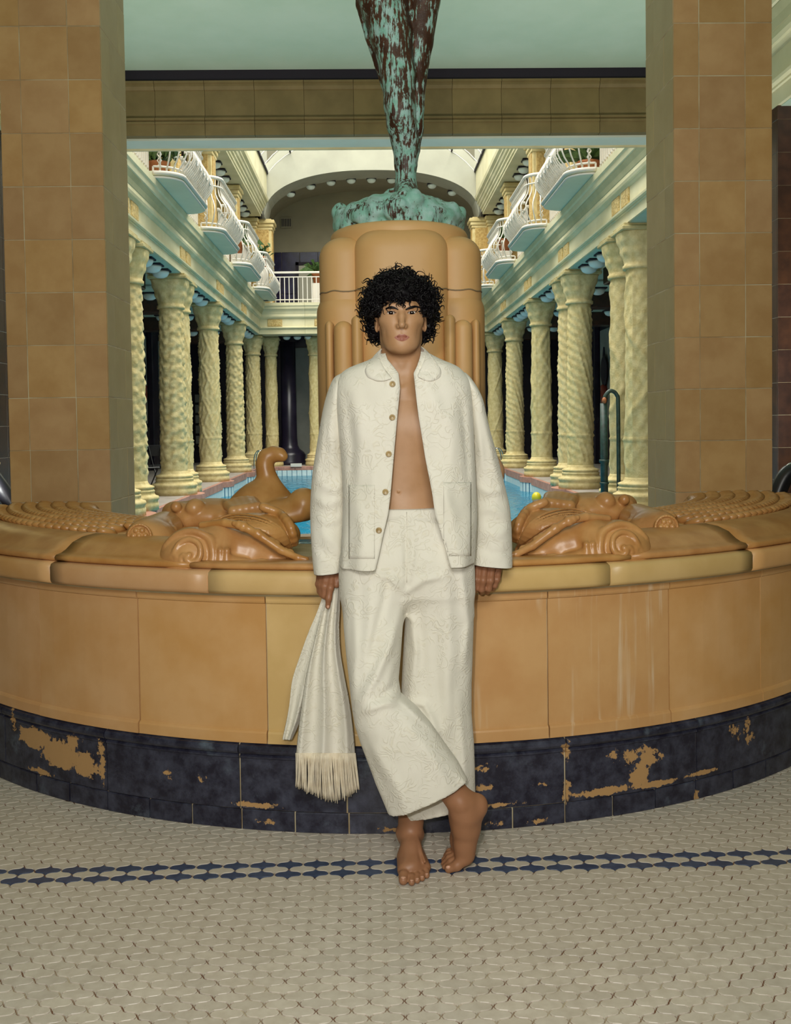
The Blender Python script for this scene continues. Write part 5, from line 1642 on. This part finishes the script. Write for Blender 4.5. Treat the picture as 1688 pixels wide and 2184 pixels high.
# ---------------------------------------------------------------- hair
rs = np.random.RandomState(11)
HS = Sculpt()
HS.ell(hp_(0, .178, -.022), (.098, .112, .080), .03)
for s in (-1, 1):
    HS.ell(hp_(s * .075, .150, -.010), (.038, .070, .062), .03)
    HS.ell(hp_(s * .066, .100, -.045), (.034, .052, .052), .03)
HS.ell(hp_(0, .12, -.07), (.080, .06, .09), .03)
HS.ell(hp_(0, .186, .055), (.060, .030, .028), .03)
HS.ell(hp_(0, .075, .085), (.067, .075, .078), .012, -1)
HS.ell(hp_(0, .02, -.02), (.064, .10, .07), .01, -1)
for s in (-1, 1):
    HS.ell(hp_(s * .082, .092, .022), (.034, .052, .034), .01, -1)
Vb, Fb = HS.build(.006, smooth=2)
nb = (noise3(Vb, 38, 3) * .009)
ctr = hp_(0, .14, -.02)
Vb = Vb + (Vb - ctr) / np.linalg.norm(Vb - ctr, axis=1)[:, None] * nb[:, None]
parts = [(Vb, Fb)]
def curl(p, nrm, L, turns, R, r, drop=.5):
    n = nrm / np.linalg.norm(nrm)
    ax = n * (1 - drop) + np.array([rs.randn() * .5, rs.randn() * .5, -drop + rs.randn() * .3]); ax /= np.linalg.norm(ax)
    a = np.cross(ax, [.3, .5, .8]); a /= np.linalg.norm(a); b = np.cross(ax, a)
    t = np.linspace(0, 1, 13); ph = rs.rand() * 6
    P = p + ax * (t * L)[:, None] + (R * (.6 + .4 * t))[:, None] * (np.cos(ph + t * turns * 2 * PI)[:, None] * a + np.sin(ph + t * turns * 2 * PI)[:, None] * b)
    return tube(P, r * (1 - .75 * t ** 3), 4, True)
sel = rs.choice(len(Vb), 1500, replace=False)
cnt = 0
for i in sel:
    p = Vb[i]; n = p - ctr
    if p[1] < Yh - .06 and p[2] < z0 + .158 and abs(p[0] - x0) < .058: continue
    if p[2] < z0 + .05: continue
    if p[2] < z0 + .125 and p[1] < Yh + .022: continue
    parts.append(curl(p, n, .014 + .022 * rs.rand(), .9 + rs.rand() * .9, .005 + .006 * rs.rand(), .0019 + .0013 * rs.rand(), .25 + .35 * rs.rand()))
    cnt += 1
for x, y, L in ((822, 640, .030), (826, 644, .030), (830, 646, .026), (834, 643, .022), (838, 640, .020), (842, 636, .020), (852, 634, .024), (856, 636, .026), (860, 634, .026), (864, 633, .022), (869, 630, .022), (875, 630, .020), (882, 630, .022), (889, 634, .024), (896, 638, .026), (901, 644, .030), (905, 650, .03), (818, 646, .034), (815, 655, .034), (906, 660, .03), (812, 664, .03), (846, 630, .018), (850, 628, .018), (827, 650, .026), (831, 651, .022), (851, 640, .024), (855, 642, .024), (860, 640, .022), (900, 646, .026), (890, 640, .022)):
    for q in range(3):
        p = px(x + rs.randn() * 2, y - 1 + rs.randn() * 2.5, Yh - .098 + abs(x - 858) * .0009)
        parts.append(curl(p, np.array([0, -1, -.6]), L * (.8 + .4 * rs.rand()), .8 + rs.rand() * .6, .004 + .003 * rs.rand(), .0022, .85))
for i in range(44):                                     # loose strands on the outline
    a = rs.rand() * PI
    p = ctr + np.array([.104 * math.cos(a), rs.randn() * .03, .03 + .090 * math.sin(a)])
    parts.append(curl(p, p - ctr, .022, 1.0, .012, .0009, .1))
hair = kid('hair', merge(*parts), m_hair)

# ---------------------------------------------------------------- clothes
def rings(rows, nv, nu, n=2.5, a0=0.0, a1=2 * PI, closed=True):
    """rows: (lx, ly, rx, ry, Y, depth); angle 0 = right, pi/2 = front, pi = left"""
    R = spline(np.array(rows, float), nv)
    P = np.zeros((nv, nu, 3)); TH = np.zeros((nv, nu))
    for i, (lx, ly, rx, ry, Y, d) in enumerate(R):
        L, Q = W(lx, ly, Y), W(rx, ry, Y)
        c = (L + Q) / 2; h = (Q - L) / 2
        aa, bb = (a0[i] if hasattr(a0, '__len__') else a0), (a1[i] if hasattr(a1, '__len__') else a1)
        th = np.linspace(aa, bb, nu, endpoint=not closed)
        cs, sn = np.cos(th), np.sin(th)
        ex = np.sign(cs) * np.abs(cs) ** (2 / n); ey = np.sign(sn) * np.abs(sn) ** (2 / n)
        P[i] = c + ex[:, None] * h + np.array([0, -1, 0]) * (ey * d)[:, None]
        TH[i] = th
    return P, TH
def wrinkle(P, TH, amp, sx, sz, seed, lines=(), edge=None):
    """push cloth in and out along the depth axis: soft noise plus named folds drawn as pixel lines"""
    sh = P.shape
    Q = P.reshape(-1, 3).copy()
    fr = np.sin(TH).reshape(-1)
    nz = np.array([mnoise.noise(Vector((p[0] * sx + seed, p[1] * 3, p[2] * sz))) + .5 * mnoise.noise(Vector((p[0] * sx * 2.3, p[1] * 5 + seed, p[2] * sz * 2.1))) for p in Q])
    d = nz * amp
    if len(lines):
        X, Yp = project(Q)
        for pts, a, w in lines:
            pts = np.array(pts, float); best = np.full(len(Q), 1e9); tt = np.zeros(len(Q))
            for i in range(len(pts) - 1):
                p, q = pts[i], pts[i + 1]; v = q - p
                t = np.clip(((X - p[0]) * v[0] + (Yp - p[1]) * v[1]) / v.dot(v), 0, 1)
                ds = np.hypot(X - p[0] - t * v[0], Yp - p[1] - t * v[1])
                m = ds < best; best[m] = ds[m]; tt[m] = (i + t[m]) / (len(pts) - 1)
            d += a * np.exp(-(best / w) ** 2) * np.sin(PI * np.clip(tt * .9 + .05, 0, 1)) ** .5 * (fr > 0)
    Q[:, 1] -= d * np.where(fr > -.2, 1, .2)
    return Q.reshape(sh)
def solid(o, t=.004):
    m = o.modifiers.new('thickness', 'SOLIDIFY'); m.thickness = t; m.offset = -1
    return o

# trousers: two wide legs and the hips blended into one cloth volume, hems cut on the slant
def slab_fn(rows, n=2.3, hem=None):
    R = np.array(rows, float)
    zz, cx, cy, ha, hb = [], [], [], [], []
    for y, l, r, Y, d in R:
        L, Q = W(l, y, Y), W(r, y, Y)
        zz.append((L[2] + Q[2]) / 2); cx.append((L[0] + Q[0]) / 2); ha.append((Q[0] - L[0]) / 2); cy.append(Y); hb.append(d)
    zz = np.array(zz)[::-1]
    T = [np.array(a)[::-1] for a in (cx, cy, ha, hb)]
    pl = None
    if hem:
        a, b = W(*hem[0], hem[2]), W(*hem[1], hem[2])
        t = _n(b - a); nrm = np.array([t[2], 0, -t[0]]); nrm = nrm if nrm[2] < 0 else -nrm; pl = (a, nrm)
    def fn(x, y, z):
        c, q, a, b = [np.interp(z, zz, t).astype(np.float32) for t in T]
        k = (np.abs((x - c) / a) ** n + np.abs((y - q) / b) ** n) ** (1 / n)
        d = (k - 1) * np.minimum(a, b)
        d = np.maximum(d, np.maximum(z - zz[-1], zz[0] - z))
        if pl is not None: d = np.maximum(d, (x - pl[0][0]) * pl[1][0] + (z - pl[0][2]) * pl[1][2])
        return d
    lo = np.array([min(T[0] - T[2]), min(T[1] - T[3]), zz[0]]) - .01; hi = np.array([max(T[0] + T[2]), max(T[1] + T[3]), zz[-1]]) + .01
    return fn, lo, hi
front_leg = [(1120, 752, 862, 3.195, .075), (1190, 731, 866, 3.178, .106), (1265, 730, 864, 3.155, .108), (1330, 733, 860, 3.125, .102), (1400, 739, 855, 3.095, .097), (1450, 745, 851, 3.068, .094), (1482, 748, 856, 3.052, .092), (1510, 751, 890, 3.045, .090), (1545, 757, 920, 3.040, .089), (1580, 768, 944, 3.038, .088), (1625, 785, 976, 3.038, .086), (1668, 801, 999, 3.040, .085), (1700, 815, 1012, 3.042, .084), (1760, 840, 1040, 3.045, .082)]
back_leg = [(1120, 866, 980, 3.20, .080), (1190, 862, 1003, 3.192, .108), (1265, 866, 1008, 3.198, .108), (1330, 864, 1010, 3.204, .104), (1400, 860, 1008, 3.208, .100), (1460, 857, 1006, 3.208, .097), (1520, 853, 1006, 3.206, .094), (1580, 851, 1011, 3.205, .092), (1640, 850, 1013, 3.205, .090), (1700, 850, 1014, 3.205, .088), (1770, 850, 1016, 3.205, .086)]
hips = [(1082, 768, 962, 3.215, .090), (1130, 752, 984, 3.202, .108), (1180, 738, 998, 3.190, .116), (1225, 735, 1000, 3.182, .112), (1268, 742, 994, 3.180, .090), (1300, 775, 960, 3.190, .040)]
TS = Sculpt()
TS.fn(*slab_fn(front_leg, 2.3, ((834, 1744), (999, 1669), 3.0)), .004)
TS.fn(*slab_fn(back_leg, 2.3, ((853, 1754), (1015, 1717), 3.15)), .004)
TS.fn(*slab_fn(hips, 2.4), .045)
VT, FT = TS.build(.0042, smooth=2)
def vnormals(V, F):
    n = np.cross(V[F[:, 2]] - V[F[:, 0]], V[F[:, 3]] - V[F[:, 1]])
    o = np.stack([np.bincount(F.ravel(), np.repeat(n[:, i], 4), len(V)) for i in range(3)], -1)
    return o / (np.linalg.norm(o, axis=1)[:, None] + 1e-12)
NT_ = vnormals(VT, FT)
th_ = np.arcsin(np.clip(-NT_[:, 1], -1, 1))
VT = wrinkle(VT[None], th_[None], .006, 14, 5, 1.0, [
    ([(862, 1290), (835, 1370), (802, 1440), (770, 1500)], .016, 11), ([(850, 1420), (838, 1468), (805, 1495)], -.012, 9), ([(853, 1488), (880, 1512), (930, 1560)], .013, 8), ([(766, 1520), (815, 1500), (850, 1495)], .012, 10), ([(795, 1240), (790, 1340), (778, 1420)], .010, 14), ([(800, 1600), (850, 1680), (870, 1735)], .010, 14), ([(880, 1560), (930, 1625), (965, 1690)], .009, 15), ([(832, 1215), (818, 1290), (790, 1400)], -.008, 9), ([(768, 1560), (800, 1640), (835, 1725)], -.007, 10), ([(756, 1300), (760, 1400), (752, 1470)], .007, 9),
    ([(872, 1285), (886, 1390), (876, 1480)], .012, 9), ([(985, 1215), (1000, 1330), (990, 1420)], .012, 9), ([(893, 1265), (902, 1380), (908, 1480)], -.007, 11), ([(950, 1215), (960, 1380), (950, 1560)], .009, 16), ([(866, 1492), (905, 1503), (935, 1560)], .012, 8), ([(980, 1480), (985, 1580), (995, 1680)], .008, 10), ([(925, 1320), (930, 1450), (940, 1540)], -.006, 12), ([(960, 1640), (985, 1660), (1008, 1690)], .007, 8),
    ([(866, 1100), (868, 1180), (866, 1255)], -.005, 5), ([(866, 1262), (832, 1232), (795, 1222)], .009, 8), ([(868, 1262), (905, 1236), (945, 1228)], .009, 8), ([(850, 1115), (854, 1180), (862, 1240)], .005, 7), ([(882, 1115), (882, 1180), (872, 1240)], .005, 7)])[0]
trousers = kid('trousers', (VT, FT), m_cloth)
tr_tree = BVHTree.FromPolygons(VT.tolist(), FT.tolist())

# jacket body, open down the front
jrows = [(806, 757, 912, 752, 3.235, .078), (783, 770, 940, 767, 3.235, .098), (745, 785, 975, 782, 3.235, .112), (726, 800, 992, 798, 3.235, .120), (716, 822, 1004, 818, 3.230, .128), (716, 860, 1008, 856, 3.225, .135), (722, 920, 1010, 918, 3.222, .138), (728, 980, 1012, 978, 3.220, .140), (731, 1040, 1015, 1036, 3.212, .145), (731, 1100, 1017, 1096, 3.198, .150), (728, 1160, 1014, 1154, 3.180, .154), (726, 1206, 1011, 1197, 3.168, .154)]
opening = [(757, 822, 896), (770, 826, 892), (786, 838, 886), (800, 848, 879), (830, 851, 882), (890, 845, 889), (970, 838, 902), (1050, 831, 917), (1087, 826, 922), (1130, 816, 935), (1170, 808, 947), (1203, 800, 956)]
NVJ = 100
RJ = spline(np.array(jrows, float), NVJ)
op = np.array(opening, float)
nJ = 2.7
A0, A1 = np.zeros(NVJ), np.zeros(NVJ)
for i, (lx, ly, rx, ry, Y, d) in enumerate(RJ):
    yy = (ly + ry) / 2
    ol, orr = np.interp(yy, op[:, 0], op[:, 1]), np.interp(yy, op[:, 0], op[:, 2])
    f = lambda v: math.copysign(abs(min(max((v - (lx + rx) / 2) / ((rx - lx) / 2), -1), 1)) ** (nJ / 2), v - (lx + rx) / 2)
    A0[i] = math.acos(f(ol)); A1[i] = math.acos(f(orr)) + 2 * PI
PJ, TJ = rings(jrows, NVJ, 132, nJ, A0, A1, False)
jl = [([(740, 850), (752, 950), (748, 1060)], -.010, 10), ([(760, 840), (770, 940), (765, 1020)], .007, 14), ([(905, 815), (930, 870), (975, 920)], .008, 14), ([(895, 830), (925, 900), (935, 985)], -.006, 12), ([(985, 850), (995, 950), (1000, 1040)], -.010, 8), ([(960, 880), (965, 990), (955, 1080)], .007, 16), ([(790, 890), (800, 1000), (790, 1090)], .006, 16), ([(935, 1020), (965, 1100), (975, 1190)], .009, 12), ([(760, 1060), (775, 1130), (765, 1195)], .009, 12), ([(925, 1100), (945, 1150), (965, 1195)], -.007, 9)]
PJ = wrinkle(PJ, TJ, .006, 12, 7, 3.0, jl)
# rolled hem: let the lower edge wave a little
w8 = np.clip((np.arange(NVJ) / NVJ - .8) / .2, 0, 1)[:, None]
PJ[..., 1] -= w8 * .010 * np.sin(TJ * 9 + 1)
# sleeves
sl = [(727, 797, 750, 796, 3.250, .045), (713, 806, 752, 805, 3.250, .064), (703, 826, 748, 824, 3.255, .080), (695, 850, 744, 850, 3.260, .085), (688, 880, 741, 880, 3.268, .086), (681, 920, 739, 920, 3.278, .084), (673, 970, 738, 970, 3.290, .082), (667, 1010, 740, 1010, 3.297, .082), (663, 1060, 742, 1060, 3.298, .081), (662, 1100, 741, 1100, 3.296, .079), (664, 1150, 738, 1150, 3.282, .074), (667, 1195, 735, 1192, 3.270, .069), (670, 1223, 730, 1217, 3.264, .066)]
sr = [(968, 794, 994, 796, 3.250, .045), (974, 804, 1005, 808, 3.250, .064), (986, 824, 1018, 828, 3.255, .080), (994, 850, 1029, 852, 3.262, .085), (998, 880, 1036, 881, 3.270, .087), (1001, 920, 1045, 920, 3.280, .086), (1004, 970, 1060, 970, 3.292, .084), (1006, 1010, 1070, 1010, 3.300, .083), (1008, 1050, 1080, 1050, 3.303, .083), (1009, 1090, 1088, 1090, 3.302, .081), (1009, 1150, 1092, 1150, 3.288, .076), (1006, 1185, 1093, 1187, 3.274, .070), (1003, 1201, 1093, 1209, 3.268, .067)]
PL, TL = rings(sl, 90, 60, 2.2)
PL = wrinkle(PL, TL, .006, 16, 10, 12.0, [([(715, 850), (705, 920), (712, 990)], .008, 9), ([(735, 1030), (715, 1045), (690, 1035)], .010, 8), ([(668, 1060), (695, 1075), (735, 1065)], .008, 8), ([(735, 1100), (705, 1115), (680, 1105)], .009, 8), ([(690, 1140), (720, 1160), (738, 1190)], .008, 9), ([(672, 1160), (700, 1185), (728, 1195)], -.006, 8), ([(690, 880), (685, 960), (672, 1020)], .006, 8)])
PR, TR = rings(sr, 90, 60, 2.2)
PR = wrinkle(PR, TR, .006, 16, 10, 19.0, [([(1005, 850), (1020, 930), (1030, 1000)], .009, 9), ([(1012, 1035), (1040, 1050), (1072, 1045)], .010, 8), ([(1015, 1090), (1050, 1085), (1085, 1105)], .010, 9), ([(1025, 1135), (1060, 1140), (1090, 1125)], .009, 8), ([(1020, 1160), (1050, 1180), (1088, 1180)], -.006, 9), ([(1035, 900), (1050, 980), (1068, 1040)], .006, 8)])
jacket = solid(kid('jacket', grid(PJ), m_cloth), .004)
for nm_, PP in (('sleeve', PL), ('sleeve', PR)):
    s_ = solid(kid(nm_, grid(PP, True), m_cloth, jacket), .004)
jt_ = BVHTree.FromPolygons(*[x.tolist() if hasattr(x, 'tolist') else x for x in merge(grid(PJ), grid(PL, True), grid(PR, True))])
jb_ = BVHTree.FromPolygons(*[x.tolist() if hasattr(x, 'tolist') else x for x in grid(PJ)])
# collar: leaf folded down round the neck
ci_ = np.array([(836, 805, 3.106), (826, 793, 3.116), (818, 776, 3.145), (813, 757, 3.185), (814, 743, 3.225), (830, 739, 3.285), (858, 737, 3.305), (886, 739, 3.285), (903, 741, 3.225), (903, 757, 3.185), (899, 774, 3.145), (896, 788, 3.118), (891, 800, 3.106)])
co_ = np.array([(834, 808, 3.100), (818, 812, 3.098), (799, 810, 3.102), (783, 802, 3.128), (781, 784, 3.195), (812, 764, 3.335), (858, 760, 3.352), (904, 764, 3.335), (937, 782, 3.195), (940, 802, 3.128), (925, 811, 3.102), (907, 811, 3.098), (893, 804, 3.100)])
CI = spline(ci_, 70); CO = spline(co_, 70)
rowsC = []
for t in np.linspace(0, 1, 9):
    r = np.array([W(*(a * (1 - t) + b * t)) for a, b in zip(CI, CO)])
    r[:, 2] += .006 * math.sin(PI * t) * np.clip(np.sin(np.linspace(0, PI, 70)) * 2, .2, 1)
    r[:, 1] -= .003 * math.sin(PI * t)
    rowsC.append(r)
PC = np.array(rowsC)
for j in range(1, PC.shape[0]):                          # lay the leaf on the cloth of the jacket
    for i in range(PC.shape[1]):
        p = PC[j, i]
        d = p - np.array([0, 0, EYE]); L = np.linalg.norm(d); d = d / L
        h = jb_.ray_cast(Vector((0, 0, EYE)), Vector(d))
        if h[0] is not None and h[3] < L + .004 and L - h[3] < .12 and p[1] < 3.24:
            PC[j, i] = np.array(h[0]) - d * (.005 + .004 * math.sin(PI * j / (PC.shape[0] - 1)))
solid(kid('collar', grid(PC), m_cloth, jacket), .004)
stand = np.array([PC[0], PC[0] + np.array([0, .006, -.02]), PC[0] + np.array([0, .008, -.05])])
stand = stand[:, 8:-8]
kid('collar_stand', grid(stand), m_cloth, jacket)
# front edge facings, patch pockets, buttons
def patch(name, x0_, x1_, y0_, y1_, lift, tr, nx=16, ny=20, skew=0):
    P = np.zeros((ny, nx, 3)); last = None
    for j, y in enumerate(np.linspace(y0_, y1_, ny)):
        for i, x in enumerate(np.linspace(x0_, x1_, nx)):
            q = hit(x + skew * j / ny, y, tr, lift)
            if q is None: q = last
            last = q; P[j, i] = q
    P[1:-1, 1:-1, 1] -= .0012
    return solid(kid(name, grid(P)if False else (grid(P)[0], [f[::-1] for f in grid(P)[1]]), m_cloth, jacket), .0012)
patch('pocket', 744, 800, 1034, 1192, .0008, jb_)
patch('pocket', 946, 1006, 1028, 1186, .0008, jb_)
for x, y in ((837.5, 819), (837, 890), (829.5, 968), (822.5, 1049), (808.5, 1131)):
    q = hit(x, y, jt_, .004)
    v, f = lathe([(0, .0010), (.004, .0008), (.0066, .0022), (.0086, .0026), (.0094, .0014), (.0088, -.0010), (0, -.0012)], 20)
    v = np.c_[v[:, 0], -v[:, 2], v[:, 1]]
    b = kid('button', (v + q, f), m_btn, jacket)
# trouser fly seam
pts = [hit(868 + 1.5 * math.sin(t * 3), 1092 + 150 * t, tr_tree, .001) for t in np.linspace(0, 1, 16)]
kid('fly_seam', tube([p for p in pts if p is not None], .0016, 5), m_cloth, trousers)

# ---------------------------------------------------------------- scarf held in his right hand
def drape(rows, nv, nu, Ya, Yb, pl, amp, seed):
    R = spline(np.array(rows, float), nv)
    P = np.zeros((nv, nu, 3))
    for i, (y, l, r) in enumerate(R):
        t = i / (nv - 1)
        for j in range(nu):
            u = j / (nu - 1)
            ph = pl * 2 * PI * (u + .03 * math.sin(t * 5 + seed)) + seed
            Y = Ya + (Yb - Ya) * t - amp * (.45 + .55 * t) * math.sin(ph) - .012 * math.sin(PI * u)
            P[i, j] = W(l + (r - l) * (u + .02 * math.cos(ph)), y, Y)
    return P
main_rows = [(1250, 700, 724), (1275, 694, 725), (1300, 687, 725), (1340, 677, 724), (1390, 664, 727), (1440, 652, 736), (1500, 642, 748), (1560, 634, 756), (1610, 629, 760)]
side_rows = [(1275, 688, 704), (1310, 675, 698), (1350, 658, 690), (1400, 640, 682), (1450, 624, 668), (1500, 618, 652), (1540, 612, 640), (1578, 605, 623)]
PS = drape(main_rows, 90, 60, 3.262, 3.280, 2.6, .016, .6)
PS2 = drape(side_rows, 70, 26, 3.285, 3.31, 1.4, .012, 2.0)
so = W(700, 1290, 3.25)
scarf = solid(mesh('scarf', grid(PS)[0] - so, [f[::-1] for f in grid(PS)[1]], m_cloth, None, True), .005)
scarf.location = so
tag(scarf, 'cream embroidered scarf with a fringed end hanging from the hand of the man', 'scarf')
e2 = grid(PS2)
solid(obj('folded_end', (e2[0] - so, [f[::-1] for f in e2[1]]), m_cloth, scarf, True), .005)
parts = []
fx = np.array([629, 645, 660, 680, 700, 715, 735, 750, 766]); fy = np.array([1676, 1684, 1690, 1700, 1707, 1708, 1703, 1694, 1681])
for i in range(96):
    u = (i + .5) / 96
    j = u * 59; a = PS[-1, int(j)] * (1 - j % 1) + PS[-1, min(59, int(j) + 1)] * (j % 1)
    X = np.interp(u, np.linspace(0, 1, 9), fx) + np.random.randn() * 1.2; Yb = np.interp(u, np.linspace(0, 1, 9), fy) + np.random.randn() * 2.5
    b = W(X, Yb, 3.285 + np.random.randn() * .006)
    c = (a + b) / 2 + np.array([np.random.randn() * .002, np.random.randn() * .004, 0])
    parts.append(tube(spline([a + [0, 0, .006], c, b], 7), [.0026, .0023, .0022, .0021, .0020, .0019, .0014], 5))
fr_ = obj('fringe', (merge(*parts)[0] - so, merge(*parts)[1]), m_fringe, scarf, True)
tag(fr_, kind='stuff')
